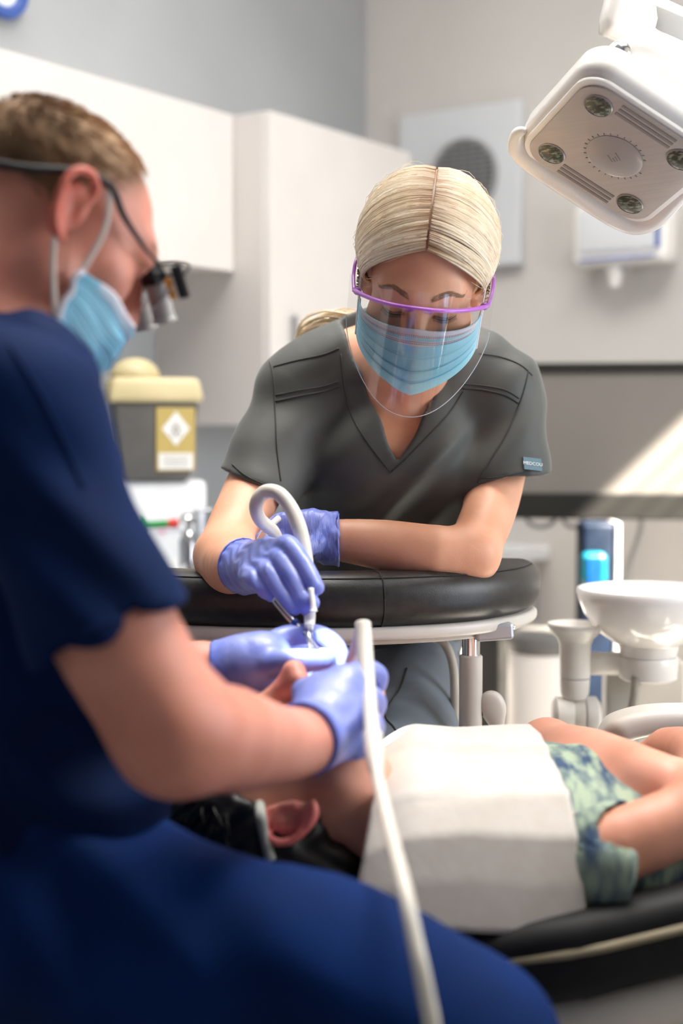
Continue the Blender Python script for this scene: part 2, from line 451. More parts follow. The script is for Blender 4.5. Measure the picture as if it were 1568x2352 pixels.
# ------------------------------------------------------------------ the room: u runs along the left wall, v along the back wall
A_ = R(34.5)
U = Vector((math.sin(A_), math.cos(A_), 0)); Vv = Vector((math.cos(A_), -math.sin(A_), 0)); Z = Vector((0, 0, 1))
CORNER = Vector((.073, 4.265, 0))
def RM(u, v, z): return CORNER + U * u + Vv * v + Z * z      # room coordinates, u <= 0 towards the camera
UV = (U, Vv, Z)
def on_back(px, py, off=0.0):
    """back-wall point seen at px, py (off metres in front of it)"""
    o = Vector((0, 0, HC)); d = P(px, py, 1) - o; q = CORNER - U * off
    t = (q - o).dot(U) / d.dot(U); return o + d * t
def uvz(p): q = p - CORNER; return q.dot(U), q.dot(Vv), p.z
LEN, WID, HGT = 4.9, 3.0, 3.5
def slab(name, c, size, m): o = box(name, c, size, m, None, UV, 0); return tag(o, kind='structure')
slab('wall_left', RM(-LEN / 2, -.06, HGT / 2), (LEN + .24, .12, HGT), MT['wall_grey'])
slab('wall_back', RM(.06, WID / 2, HGT / 2), (.12, WID + .0, HGT), MT['wall_paint'])
slab('floor', RM(-LEN / 2, WID / 2, -.05), (LEN + .4, WID + .4, .1), MT['floor_vinyl'])
slab('ceiling', RM(-LEN / 2, WID / 2 - .05, HGT + .05), (LEN + .4, WID + .16, .1), MT['ceiling_white'])

# the window in the right wall whose upper edge cuts the band of sun on the screen
def to_right_wall(px, py, Y=3.42):
    q = P(px, py, Y); s = (q - RM(0, WID, 0)).dot(Vv) / SUNDIR.dot(Vv); q = q - SUNDIR * s; return uvz(q)
e1 = to_right_wall(1356, 1185); e2 = to_right_wall(1568, 975); e3 = to_right_wall(1568, 1192); e4 = to_right_wall(1700, 1192)
wz1 = (e1[2] + e2[2]) / 2 + .05; wz0 = wz1 - .62; wu0, wu1 = -.60, -.015
def rw(name, u0, u1, z0, z1): return slab(name, RM((u0 + u1) / 2, WID + .015, (z0 + z1) / 2), (u1 - u0, .03, z1 - z0), MT['wall_paint'])
rw('wall_right', -2.7, -1.95, 0, HGT); rw('wall_right', -.75, wu0, 0, HGT); rw('wall_right', -1.95, -.75, 0, 1.0); rw('wall_right', -1.95, -.75, 2.0, HGT)
win2 = tag(empty('window_2', RM(-1.35, WID + .015, 1.0)), kind='structure')
for z in (1.015, 1.985): reparent(box('window_frame', RM(-1.35, WID + .015, z), (1.2, .04, .03), MT['white_plastic'], None, UV), win2)
for u in (-1.935, -1.35, -.765): reparent(box('window_frame', RM(u, WID + .015, 1.5), (.03, .04, .94), MT['white_plastic'], None, UV), win2)
slab('wall_right', RM(-2.715, WID + .58, HGT / 2), (.03, 1.16, HGT), MT['wall_paint'])  # unseen alcove, stepped outwards and closed over to keep stray sun out
slab('wall_right', RM((-LEN - 2.7) / 2 - .1, WID + 1.175, HGT / 2), (LEN - 2.7 + .2, .03, HGT), MT['wall_paint'])
slab('ceiling', RM((-LEN - 2.7) / 2 - .1, WID + .61, HGT + .05), (LEN - 2.7 + .2, 1.16, .1), MT['ceiling_white'])
slab('floor', RM((-LEN - 2.7) / 2 - .1, WID + .68, -.05), (LEN - 2.7 + .2, .96, .1), MT['floor_vinyl']); rw('wall_right', wu1, .12, 0, HGT); rw('wall_right', wu0, wu1, 0, wz0); rw('wall_right', wu0, wu1, wz1, HGT)
win = tag(empty('window_1', RM((wu0 + wu1) / 2, WID + .06, wz0)), kind='structure')
for z in (wz0 + .008, wz1 - .008): reparent(box('window_frame', RM((wu0 + wu1) / 2, WID + .015, z), (wu1 - wu0, .03, .015), MT['white_plastic'], None, UV), win)
for i in range(8):
    z = wz1 - .09 - i * (wz1 - wz0 - .1) / 8
    reparent(box('blind_slat', RM((wu0 + wu1) / 2, WID + .015, z), (wu1 - wu0, .024, .003), MT['white_plastic'], None, (U, (Vv + Z * .15).normalized(), (Z - Vv * .15).normalized()), 0), win)

# ------------------------------------------------------------------ cupboards, counter, sharps bin
FACE = .35
UL = -.931                                      # front left edge of the tall unit
t = empty('tall_cabinet', RM(UL + .307, .175, 1.153), 'tall white wall cupboard with a slim grey handle, beside the back corner', 'cupboard')
uw = .618
reparent(box('body', RM(UL + uw / 2, .166, (1.153 + 1.872) / 2), (uw, .332, .719), MT['cabinet_edge'], None, UV, .002), t)
for i, (a, b) in enumerate(((0, .614), )):
    d = reparent(box('door', RM(UL + (a + b) / 2 + .002, FACE - .009, (1.153 + 1.872) / 2), (b - a - .002, .018, .719), MT['cabinet_white'], None, UV, .0015), t)
hp = RM(UL + .085, FACE + .012, 1.37)
hd = reparent(box('handle', hp, (.012, .012, .085), MT['steel'], None, UV, .004), d)
for dz in (-.03, .03): reparent(box('handle_post', hp - Vv * .01 + Z * dz, (.008, .014, .008), MT['steel'], None, UV, .001), d)

def wall_unit(u0, u1, lab):
    c = empty('wall_cabinet', RM((u0 + u1) / 2, .12, 1.515), lab, 'cupboard', 'white wall cupboards')
    reparent(box('body', RM((u0 + u1) / 2, .114, (1.515 + 1.872) / 2), (u1 - u0, .228, .357), MT['cabinet_edge'], None, UV, .001), c)
    reparent(box('door', RM((u0 + u1) / 2, .238, (1.513 + 1.872) / 2), (u1 - u0 - .003, .018, .361), MT['cabinet_white'], None, UV, .0015), c)
wall_unit(UL - 1.05, UL - .001, 'wide white wall cupboard above the sharps bin, door closed')
wall_unit(UL - 2.1, UL - 1.053, 'white wall cupboard behind the head of the man in navy scrubs')

CT = .822                                        # counter height
ctop = box('counter', RM(-1.6, .305, CT - .018), (3.2, .61, .036), MT['counter_white'], None, UV, .004)
tag(ctop, 'white worktop running along the left wall below the cupboards', 'worktop')
for i, (u0, u1, dark) in enumerate(((-.13, -.002, 0), (-.42, -.133, 1), (-1.02, -.423, 0), (-1.62, -1.023, 0), (-2.22, -1.623, 0))):  # dark entry: black front whose colour stands in for a gap in shade
    lab = ['narrow pale cupboard under the worktop next to the pedal bin', 'black front standing in for the dark open gap behind the chrome post', 'pale base cupboard behind the knees of the woman',
           'pale base cupboard under the worktop, seen below the black padded bar', 'pale base cupboard under the worktop behind the man in navy'][i]
    c = empty('base_cabinet', RM((u0 + u1) / 2, .28, 0), lab, 'cupboard' if not dark else 'dark gap')
    reparent(box('body', RM((u0 + u1) / 2, .28, .441), (u1 - u0, .56, .682), MT['dark_gap_plinth' if dark else 'cabinet_edge'], None, UV, .001), c)
    reparent(box('plinth', RM((u0 + u1) / 2, .25, .05), (u1 - u0, .5, .1), MT['dark_gap_plinth'], None, UV, 0), c)
    d = reparent(box('door', RM((u0 + u1) / 2, .57, .44), (u1 - u0 - .004, .018, .66), MT['dark_gap_plinth' if dark else 'cabinet_edge'], None, UV, .0015), c)
    reparent(box('handle', RM(u1 - .04, .588, .66), (.01, .014, .1), MT['steel'], None, UV, .003), d)

# white wipe box with the sharps bin standing on it
YB = 3.02
def at_counter(px, Y): q = P(px, 1200, Y); q.z = CT; return q
wbx = at_counter(352, YB)
bz = P(352, 1103, YB).z
t = empty('dispenser_box', wbx, 'white box with a faint pink print carrying the yellow-lidded sharps bin', 'box')
ax = (Vector((.96, .28, 0)).normalized(), Vector((-.28, .96, 0)).normalized(), Z)
reparent(box('body', wbx + Z * (bz - CT) / 2 + ax[1] * .04, (.215, .17, bz - CT), MT['counter_white'], None, ax, .012, 3, True), t)
reparent(box('front_plate', wbx + Z * .03 - ax[1] * .047, (.17, .004, .035), MT['label_white'], None, ax, .001), t)
pp = wbx + Z * (.115) - ax[1] * .046 + ax[0] * .012
reparent(lathe('print', pp, [(.0, 0), (.013, 0), (.013, .0015), (.0, .0015)], MT['pink_print'], None, (ax[0], Z, -ax[1]), 20, caps=False), t)

sb = P(350, 1103, YB); sb.z = bz
bin_ = empty('sharps_bin', sb, 'dark grey sharps bin with a pale yellow lid and a diamond label', 'sharps bin')
def frustum(name, c, b0, b1, h, m, bev=.006):
    bm = bmesh.new(); vs = []
    for (w, d), z in ((b0, 0), (b1, h)):
        for sx, sy in ((-1, -1), (1, -1), (1, 1), (-1, 1)): vs.append(bm.verts.new(c + ax[0] * sx * w / 2 + ax[1] * sy * d / 2 + Z * z))
    for f in ((3, 2, 1, 0), (4, 5, 6, 7), (0, 1, 5, 4), (1, 2, 6, 5), (2, 3, 7, 6), (3, 0, 4, 7)): bm.faces.new([vs[i] for i in f])
    bmesh.ops.bevel(bm, geom=list(bm.edges), offset=bev, segments=3, affect='EDGES', profile=.5)
    me = bpy.data.meshes.new(name); bm.to_mesh(me); bm.free(); o = add_obj(name, me, m); me.set_sharp_from_angle(angle=R(50)); return o
sc_ = YB / FPX
bh = 182 * sc_; lz = sb + Z * bh
reparent(frustum('body', sb, (.142, .11), (.182, .13), bh, MT['bin_grey'], .012), bin_)
lid = reparent(frustum('lid', lz - Z * .004, (.202, .15), (.182, .13), .052, MT['bin_yellow'], .012), bin_)
flap = SDF(.003); fc = lz + Z * .05 - ax[0] * .035
flap.ell(fc, (.052, .045, .040), ax, 0).cut(lambda X, Y, Zz: (fc.z - .003 - Zz) + 0 * X)
reparent(add_obj('flap', flap.mesh('flap'), MT['bin_yellow']), lid)
lax = (ax[0], (Z - ax[1] * .06).normalized(), -ax[1])
lc = sb + ax[0] * .040 + Z * (bh * .52) - ax[1] * .0625
lb = reparent(box('label', lc, (.082, .133, .002), MT['label_yellow'], None, lax, .002), bin_)
dm = [(0, .036), (.029, 0), (0, -.036), (-.029, 0)]
for o in (prism('diamond', dm, lc + lax[1] * .022 + lax[2] * .0014, lax, .001, MT['label_white']),
          box('text_panel', lc - lax[1] * .046 + lax[2] * .0012, (.072, .034, .001), MT['label_white'], None, lax, 0)): reparent(o, lb)
for i in range(3): reparent(box('print_line', lc + lax[1] * (.034 - i * .006) + lax[2] * .0022, (.014 + .006 * i, .0018, .0005), MT['label_ink'], None, lax, 0), lb)
for a in (0, 120, 240):
    c = lc + lax[1] * (.014 + .006 * math.cos(R(a))) + lax[0] * .006 * math.sin(R(a)) + lax[2] * .0022
    reparent(tube('print_ring', [c + lax[0] * .005 * math.cos(q / 8 * 6.283) + lax[1] * .005 * math.sin(q / 8 * 6.283) for q in range(9)], .0009, MT['label_ink'], sides=5, sub=2), lb)
for i in range(4): reparent(box('print_line', lc - lax[1] * (.036 + i * .006) + lax[2] * .002, (.058 - .008 * (i % 2), .0014, .0005), MT['label_ink'], None, lax, 0), lb)

# syringe on a ledge, mirror-bright bottle and clear cups on the counter
q0 = P(322, 1208, 2.86); q1 = P(386, 1203, 2.86); q2 = P(408, 1202, 2.86)
sy = empty('syringe', at_counter(362, 2.86), 'green syringe with a red cap lying in a clear tray on the worktop', 'syringe')
dxs = (q1 - q0).normalized()
reparent(tube('barrel', [q0 + dxs * .006, q0.lerp(q1, .5), q1], .0075, MT['syringe_green'], sides=14), sy)
reparent(tube('flange', [q0 - dxs * .002, q0 + dxs * .002, q0 + dxs * .006], .018, MT['syringe_green'], sides=14, sub=0), sy)
reparent(tube('plunger', [q0 - dxs * .03, q0 - dxs * .01, q0], .005, MT['syringe_green'], sides=10), sy)
reparent(tube('cap', [q1, q1.lerp(q2, .5), q2], [.007, .010, .009], MT['syringe_red'], sides=14), sy)
tr = empty('tray', at_counter(362, 2.86), 'clear plastic tray under the green syringe', 'tray')
tz = q0.z - .008 - CT
reparent(box('shelf', at_counter(362, 2.86) + Z * (tz - .002), (.12, .05, .004), MT['clear_plastic'], None, ax, .001), tr)
for s in (-1, 1): reparent(box('support', at_counter(362, 2.86) + ax[0] * s * .052 + Z * (tz / 2 - .002), (.004, .05, tz - .004), MT['clear_plastic'], None, ax, .001), tr)
bt = empty('pump_bottle', at_counter(433, 2.84), 'bright chrome pump bottle on the worktop beside the green syringe', 'bottle')
b0 = at_counter(433, 2.84)
reparent(lathe('body', b0, [(.019, 0), (.021, .004), (.021, .10), (.012, .115), (.009, .12)], MT['chrome']), bt)
reparent(lathe('pump_head', b0 + Z * .12, [(.006, 0), (.006, .014), (.017, .016), (.018, .026), (.010, .034), (.002, .036)], MT['chrome']), bt)
for i, (px, Y, hh, rr, lab) in enumerate(((478, 2.83, .16, .030, 'tall clear plastic cup on the worktop right of the chrome bottle'), (505, 2.95, .13, .032, 'clear plastic cup standing behind the tall clear cup'))):
    c = empty('plastic_cup', at_counter(px, Y), lab, 'cup'); b = at_counter(px, Y)
    reparent(lathe('wall', b, [(rr * .75, 0), (rr * .76, .002), (rr, hh), (rr * 1.05, hh + .003), (rr * .96, hh), (rr * .72, .004)], MT['clear_plastic'], seg=28), c)
    for k in (.35, .7): reparent(lathe('rib', b + Z * hh * k, [(rr * (.77 + .25 * k), 0), (rr * (.79 + .25 * k), .002), (rr * (.77 + .25 * k), .004)], MT['clear_plastic'], seg=28, caps=False), c)
rg = empty('wall_ring', P(5, -22, 2.9), 'blue ring ornament on the left wall, cut off by the top of the picture', 'ornament')
o_ = Vector((0, 0, HC)); dd = P(5, -30, 1) - o_; tt = (RM(0, .006, 0) - o_).dot(Vv) / dd.dot(Vv); rc = o_ + dd * tt
reparent(add_obj('rim', lathe('rim', rc, [(.040, -.006), (.064, -.006), (.068, .004), (.064, .014), (.046, .014), (.040, .006), (.040, -.006)], MT['blue_ring'], None, (U, Z, Vv), 44, caps=False).data, None), rg)
bpy.data.objects.remove([o for o in bpy.data.objects if o.name.startswith('rim') and o.parent is None][0])
reparent(lathe('face', rc, [(.041, -.006), (.041, .003), (.001, .003)], MT['label_white'], None, (U, Z, Vv), 40), rg)

# ------------------------------------------------------------------ back wall: ventilation panel, towel dispenser, screen
a = uvz(on_back(930, 262, .03)); b = uvz(on_back(1195, 228, .03))
pz1 = uvz(on_back(1195, 228, .03))[2]; pz0 = uvz(on_back(1195, 606, .03))[2]
pc = RM(-.015, (a[1] + b[1]) / 2 - .01, (pz0 + pz1) / 2); pw = b[1] - a[1] + .02
vp = empty('ventilation_panel', RM(0, (a[1] + b[1]) / 2, pz0), 'pale square ventilation panel with a round dark grille on the back wall', 'vent')
reparent(box('panel', pc, (.03, pw, pz1 - pz0), MT['vent_grey'], None, UV, .004), vp)
gc = on_back(1066, 404, .035); gx = (Vv, Z, -U)
reparent(lathe('grille_back', gc - U * 0, [(.098, -.004), (.098, .004), (.001, .004)], MT['vent_dark'], None, gx, 48), vp)
reparent(lathe('grille_ring', gc, [(.094, -.004), (.106, -.004), (.104, .010), (.097, .010), (.094, .004)], MT['vent_slat'], None, gx, 48, caps=False), vp)
for i in range(13):
    z = -.084 + i * .014; w = 2 * math.sqrt(max(.096 ** 2 - z * z, 1e-5))
    reparent(box('grille_slat', gc - U * .008 + Z * z, (.004, w, .004), MT['vent_slat'], None, UV, 0), vp)
for i in range(5):
    y = -.06 + i * .03; w = 2 * math.sqrt(.096 ** 2 - y * y)
    reparent(box('grille_bar', gc - U * .006 + Vv * y, (.003, .003, w), MT['vent_slat'], None, UV, 0), vp)

a = uvz(on_back(1330, 500, .05)); b = uvz(on_back(1545, 500, .05)); z1 = uvz(on_back(1440, 462, .1))[2]; z0 = uvz(on_back(1440, 606, .1))[2]
td = empty('towel_dispenser', RM(0, (a[1] + b[1]) / 2, z0), 'white towel dispenser with a blue-edged cover on the back wall', 'dispenser')
dv = b[1] - a[1]; dc = RM(-.05, (a[1] + b[1]) / 2, (z0 + z1) / 2)
reparent(box('housing', dc, (.1, dv, z1 - z0), MT['white_plastic'], None, UV, .022, 4, True), td)
reparent(box('cover', dc - U * .052 + Z * .012, (.012, dv * .82, (z1 - z0) * .72), MT['vent_grey'], None, UV, .005, 3, True), td)
reparent(box('blue_edge', dc - U * .051 + Vv * dv * .425 + Z * .012, (.014, .012, (z1 - z0) * .7), MT['blue_ring'], None, UV, .003), td)
reparent(box('lower_trim', dc - U * .052 - Z * (z1 - z0) * .40, (.010, dv * .8, .006), MT['blue_ring'], None, UV, .002), td)
nz = on_back(1412, 630, .06)
reparent(lathe('nozzle', nz - Z * .035, [(.010, 0), (.016, .006), (.018, .025), (.024, .045), (.022, .055)], MT['white_plastic'], seg=24), td)
reparent(lathe('sensor', nz + Vv * .03 + Z * .006, [(.012, 0), (.015, .006), (.015, .02)], MT['grey_plastic'], seg=20), td)

YT = 3.46
tx = (Vector((.985, -.13, 0)).normalized(), Vector((.13, .985, 0)).normalized(), Z)
s_ = YT / FPX
tvw, tvh = .62, (1190 - 836) * s_
tvc = P(1140, 1013, YT) + tx[0] * (tvw / 2)
tv = empty('wall_screen', tvc - Z * tvh / 2, 'large grey switched-off screen in a dark frame with sun on one corner', 'screen')
bt_, bb_ = 23 * s_, 58 * s_
reparent(box('panel', tvc + Z * (bb_ - bt_) / 2 - tx[1] * .006, (tvw - .03, .006, tvh - bt_ - bb_), MT['tv_screen'], None, tx, .001), tv)
reparent(box('back_shell', tvc + tx[1] * .022, (tvw - .01, .04, tvh - .01), MT['tv_frame'], None, tx, .008), tv)
for nm, dz, hh in (('top_bezel', tvh / 2 - bt_ / 2, bt_), ('bottom_bezel', -tvh / 2 + bb_ / 2, bb_)):
    reparent(box(nm, tvc + Z * dz - tx[1] * .008, (tvw, .016, hh), MT['tv_frame'], None, tx, .003), tv)
for sx in (-1, 1): reparent(box('side_bezel', tvc + tx[0] * sx * (tvw / 2 - .008) - tx[1] * .008, (.016, .016, tvh), MT['tv_frame'], None, tx, .003), tv)
arm_end = uvz(tvc); reparent(tube('wall_arm', [tvc + tx[1] * .04, tvc + tx[1] * .04 + U * (abs(arm_end[0]) - .05)], .02, MT['tv_frame'], sides=12, sub=1), tv)
def loop(name, pts, Y, r, m, lab, sub=8):
    return tag(tube(name, [P(x, y, Y) for x, y in pts], r, m, sides=10, sub=sub), lab, 'cable')
loop('cable_loop', [(1206, 1182), (1216, 1203), (1242, 1211), (1266, 1203), (1278, 1182)], YT + .03, .0055, MT['cable_grey'], 'grey cable loop hanging under the screen nearest the padded bar')
loop('cable_loop', [(1288, 1182), (1298, 1203), (1318, 1211), (1334, 1203), (1342, 1182)], YT + .03, .0055, MT['cable_grey'], 'grey cable loop hanging under the screen next to the navy tower')
loop('power_cable', [(1472, 1185), (1470, 1215), (1456, 1262), (1443, 1300), (1438, 1360), (1440, 1480), (1446, 1620), (1450, 1760)], YT + .03, .0065, MT['cable_grey'], 'grey power cable dropping from the screen behind the white basin')

# ------------------------------------------------------------------ pedal bin, navy tower
pb = P(1250, 1500, 3.12); pb.z = 0; zt = P(1250, 1447, 3.12).z; rr = .080
t = empty('pedal_bin', pb, 'pale grey pedal bin with a dark domed lid against the worktop end', 'bin')
reparent(lathe('drum', pb, [(rr * .96, 0), (rr, .01), (rr, zt - .05), (rr * .99, zt - .046)], MT['cabinet_edge']), t)
reparent(lathe('lid', pb + Z * (zt - .046), [(rr * 1.0, 0), (rr * 1.03, .004), (rr * 1.03, .026), (rr * .98, .036), (rr * .7, .046), (.004, .05)], MT['bin_grey']), t)
reparent(box('pedal', pb + Vector((0, -.09, .03)), (.05, .04, .012), MT['dark_plastic'], None, None, .004), t)
nt_ = P(1366, 1300, 3.25); nt_.z = 0; ztop = P(1366, 1198, 3.25).z
t = empty('water_tower', nt_, 'navy tower with a turquoise bottle window behind the white basin', 'dispenser')
rr = 38 * 3.25 / FPX
reparent(box('tower', nt_ + Z * ztop / 2, (rr * 2, .09, ztop), MT['navy_plastic'], None, None, .012, 3, True), t)
reparent(box('side_panel', nt_ + Vector((rr + .006, 0, ztop / 2)), (.011, .094, ztop), MT['cabinet_edge'], None, None, .002), t)
q = P(1362, 1306, 3.20); bo = SDF(.003)
hb = 78 * 3.2 / FPX / 2
bo.box(q, (31 * 3.2 / FPX, .022, hb), None, .018, 0)
bott = reparent(add_obj('bottle', bo.mesh('bottle'), MT['teal_plastic']), t)
reparent(box('blue_label', q + Vector((0, -.021, -.006)), (.031, .004, hb * 1.75), MT['blue_plastic'], None, None, .0015), t)
reparent(box('cap', q + Vector((0, -.006, -hb - .004)), (.036, .03, .010), MT['white_plastic'], None, None, .003), t)

# ------------------------------------------------------------------ basin of the treatment unit
YS = 2.15; s_ = YS / FPX
bc = P(1490, 1352, YS)
bas = empty('basin', Vector((bc.x, bc.y, P(1490, 1556, YS).z)), 'round white ceramic rinsing basin on the treatment unit', 'basin')
r0 = 166 * s_
reparent(lathe('bowl', Vector((bc.x, bc.y, 0)), [(64 * s_, P(0, 1506, YS).z), (70 * s_, P(0, 1480, YS).z), (112 * s_, P(0, 1455, YS).z), (148 * s_, P(0, 1410, YS).z), (163 * s_, P(0, 1372, YS).z), (r0, P(0, 1358, YS).z), (r0 * .985, P(0, 1351, YS).z), (r0 * .95, P(0, 1351, YS).z), (r0 * .90, P(0, 1380, YS).z), (r0 * .6, P(0, 1425, YS).z), (.012, P(0, 1440, YS).z)], MT['ceramic'], seg=56), bas)
reparent(lathe('foot_ring', Vector((bc.x, bc.y, 0)), [(56 * s_, P(0, 1562, YS).z), (66 * s_, P(0, 1556, YS).z), (69 * s_, P(0, 1512, YS).z), (66 * s_, P(0, 1507, YS).z)], MT['white_plastic']), bas)
stn = empty('unit_stand', Vector((bc.x, bc.y + .06, 0)), 'grey column and cross arm that carry the white basin', 'stand')
reparent(box('column', Vector((bc.x - 40 * s_, bc.y + .07, P(0, 1530, YS).z / 2)), (.055, .05, P(0, 1530, YS).z), MT['grey_plastic'], None, None, .006), stn)
reparent(box('column', Vector((bc.x + 40 * s_, bc.y + .07, P(0, 1530, YS).z / 2)), (.085, .05, P(0, 1530, YS).z), MT['cream_plastic'], None, None, .006), stn)
reparent(tube('cross_arm', [P(1352, 1524, YS + .01), P(1440, 1524, YS + .01), P(1500, 1524, YS + .01)], 27 * s_, MT['white_plastic'], sides=20, sub=3), stn)
# cup holder on its joint
hx = P(1321, 1436, YS)
ch = empty('cup_holder', Vector((hx.x, hx.y, P(0, 1640, YS).z)), 'white flared cup holder on a jointed arm beside the basin', 'cup holder')
prof = [(45, 1602), (50, 1590), (52, 1555), (33, 1554)]
def pz(y): return P(0, y, YS).z
reparent(lathe('neck', Vector((hx.x, hx.y, 0)), [(26 * s_, pz(1604)), (33 * s_, pz(1592)), (35 * s_, pz(1557))], MT['white_plastic']), ch)
reparent(lathe('cup', Vector((hx.x, hx.y, 0)), [(35 * s_, pz(1555)), (36 * s_, pz(1480)), (42 * s_, pz(1466)), (60 * s_, pz(1446)), (65 * s_, pz(1437)), (64 * s_, pz(1431)), (58 * s_, pz(1431)), (40 * s_, pz(1460)), (.006, pz(1470))], MT['white_plastic']), ch)
jx = (Vector((0, 1, 0)), Z, Vector((1, 0, 0)))
reparent(lathe('joint', P(1318, 1642, YS) - Vector((50 * s_, 0, 0)), [(30 * s_, 0), (42 * s_, 8 * s_), (42 * s_, 44 * s_), (41 * s_, 46 * s_), (42 * s_, 48 * s_), (42 * s_, 72 * s_)], MT['cream_plastic'], None, jx), ch)
reparent(lathe('joint_disc', P(1318, 1644, YS) + Vector((24 * s_, 0, 0)), [(43 * s_, 0), (46 * s_, 5 * s_), (45 * s_, 26 * s_), (32 * s_, 36 * s_), (.004, 38 * s_)], MT['white_plastic'], None, jx), ch)
reparent(tube('arm', [P(1325, 1660, YS + .02), P(1330, 1720, YS + .03), P(1345, 1800, YS + .04)], 26 * s_, MT['cream_plastic'], sides=18), ch)
hp_ = [P(1462, 1552, YS - .03), P(1457, 1600, YS - .03), P(1450, 1650, YS - .03), P(1448, 1720, YS - .03)]
pp, _ = catmull(hp_, 1, 22)
hs = tag(add_obj('ribbed_hose', tube_mesh('ribbed_hose', pp, [(.0088 if i % 2 else .0072) for i in range(len(pp))], sides=14, sub=0), MT['hose_grey']), 'ribbed grey drain hose below the white basin', 'hose')
tr = P(1540, 1636, 1.95)
t = empty('round_tray', tr - Z * .02, 'shallow white round tray below the basin at the picture edge', 'tray')
reparent(lathe('dish', tr - Z * .016, [(.010, -.008), (.030, -.004), (.046, .006), (.048, .011), (.045, .012), (.03, .006), (.002, .004)], MT['white_plastic']), t)
reparent(lathe('foot', tr - Z * .05, [(.014, 0), (.010, .01), (.009, .026)], MT['white_plastic'], seg=20), t)

# ------------------------------------------------------------------ overhead treatment lamp
YL = 1.80
la, lb_, lcn = P(1268, 350, 1.82), P(1375, 240, 1.82 - .108), P(1447, 465, 1.82 + .017)
ex = (lb_ - la).normalized(); ey = (lcn - la); ey = (ey - ex * ex.dot(ey)).normalized(); en = ex.cross(ey).normalized()
if en.y > 0: en = -en
LS = (lb_ - la).length / 2                    # half spacing of the lenses
lc = (lb_ + lcn) / 2
lamp_o = empty('treatment_lamp', lc, 'white overhead dental treatment lamp with four round lenses, hanging over the patient', 'lamp')
lax = (ex, ey, en)
hw = LS + .030
def blob_rect(w, h, r): return rrect(w, h, r, 10)
reparent(prism('housing', blob_rect(hw * 2 + .030, hw * 2 + .030, .040), lc - en * .031, (ex, ey, en), .050, MT['lamp_white'], None, .016, 4), lamp_o)
reparent(prism('rim', blob_rect(hw * 2 + .014, hw * 2 + .014, .034), lc - en * .004, (ex, ey, en), .006, MT['lamp_white'], None, .002, 2), lamp_o)
face = reparent(prism('front_cover', blob_rect(hw * 2, hw * 2, .030), lc, (ex, ey, en), .004, MT['lamp_face'], None, .0015, 2), lamp_o)
for sx in (-1, 1):
    for sy in (-1, 1):
        c = lc + ex * sx * LS + ey * sy * LS + en * .002
        ln = reparent(lathe('lens', c, [(.0165, -.002), (.0165, .0012), (.014, .0022), (.001, .0030)], MT['lens_green'], None, lax, 28), lamp_o)
        reparent(lathe('lens_ring', c, [(.0168, -.001), (.0180, .0008), (.0168, .0016)], MT['lamp_disc'], None, lax, 28, caps=False), ln)
dsc = reparent(lathe('centre_disc', lc + en * .001, [(.036, -.001), (.036, .0018), (.033, .0030), (.001, .0034)], MT['lamp_disc'], None, lax, 48), lamp_o)
for i in range(28):
    if i in (5, 6): continue
    q = i / 28 * 6.283; reparent(box('tick', lc + ex * .0385 * math.cos(q) + ey * .0385 * math.sin(q) + en * .0024, (.0012, .003, .0006), MT['lamp_slot'], None, (ex * math.cos(q + 1.57) + ey * math.sin(q + 1.57), ex * math.cos(q) + ey * math.sin(q), en), 0), dsc)
up_ = (Vector((0, 0, 1)) - en * en.z).normalized(); rt_ = Vector((1, 0, 0)); rt_ = (rt_ - en * rt_.dot(en) - up_ * rt_.dot(up_)).normalized()
for dx, hh, dy in ((-.006, .012, 0), (-.002, .006, -.003), (.002, .007, -.002), (.006, .013, .001)): reparent(box('emblem_bar', lc + rt_ * dx + up_ * dy + en * .0045, (.0014, hh, .0006), MT['lamp_slot'], None, (rt_, up_, en), 0), dsc)
for sx in (-1, 1):
    for k in (0, 1, 2):
        reparent(box('slot', lc + ex * sx * (LS + .006 + .008 * k) + en * .0018, (.0052, LS * 1.3, .002), MT['lamp_slot'], None, (ex, ey, en), .001), face)
# soft bumper along the near lower edge, hooked round the corners
e_ = hw + .009
bump = [lc - ex * (e_ - .034) - ey * (e_ + .004), lc - ex * (e_ - .020) - ey * (e_ + .007), lc - ex * (e_ + .001) - ey * (e_ - .004), lc - ex * (e_ + .008) - ey * (e_ - .03), lc - ex * (e_ + .009), lc - ex * (e_ + .009) + ey * (e_ - .04), lc - ex * (e_ + .001) + ey * (e_ - .008), lc - ex * (e_ - .025) + ey * (e_ + .006), lc - ex * (e_ - .07) + ey * (e_ + .005), lc - ex * (e_ - .11) + ey * (e_ + .003)]
bump = [q - en * .010 for q in bump]
reparent(tube('bumper', bump, [.004, .009, .014, .017, .018, .018, .016, .012, .009, .005], MT['lamp_white'], sides=18, sub=6), lamp_o)
# yoke and arm
ap = [P(1408, 128, YL + .03), P(1440, 118, YL + .035), P(1490, 122, YL + .04), P(1540, 150, YL + .05), P(1600, 215, YL + .07), P(1640, 300, YL + .09)]
reparent(tube('yoke', ap, [.014, .018, .021, .022, .022, .020], MT['lamp_white'], sides=20, sub=6), lamp_o)
reparent(lathe('yoke_cap', P(1424, 126, YL + .03) , [(.014, -.010), (.017, -.006), (.017, .006), (.014, .010)], MT['chrome'], None, (Z, Vector((0, 1, 0)), Vector((1, 0, 0))), 24), lamp_o)
reparent(tube('yoke_foot', [P(1408, 128, YL + .03), P(1398, 145, YL + .03), P(1392, 170, YL + .025)], [.014, .017, .02], MT['lamp_white'], sides=18), lamp_o)
a0, a1, a2 = P(1412, 22, YL + .08), P(1520, 68, YL + .10), P(1760, 175, YL + .16)
sec = rrect(.034, .075, .016, 6)
ad = (a2 - a0).normalized()
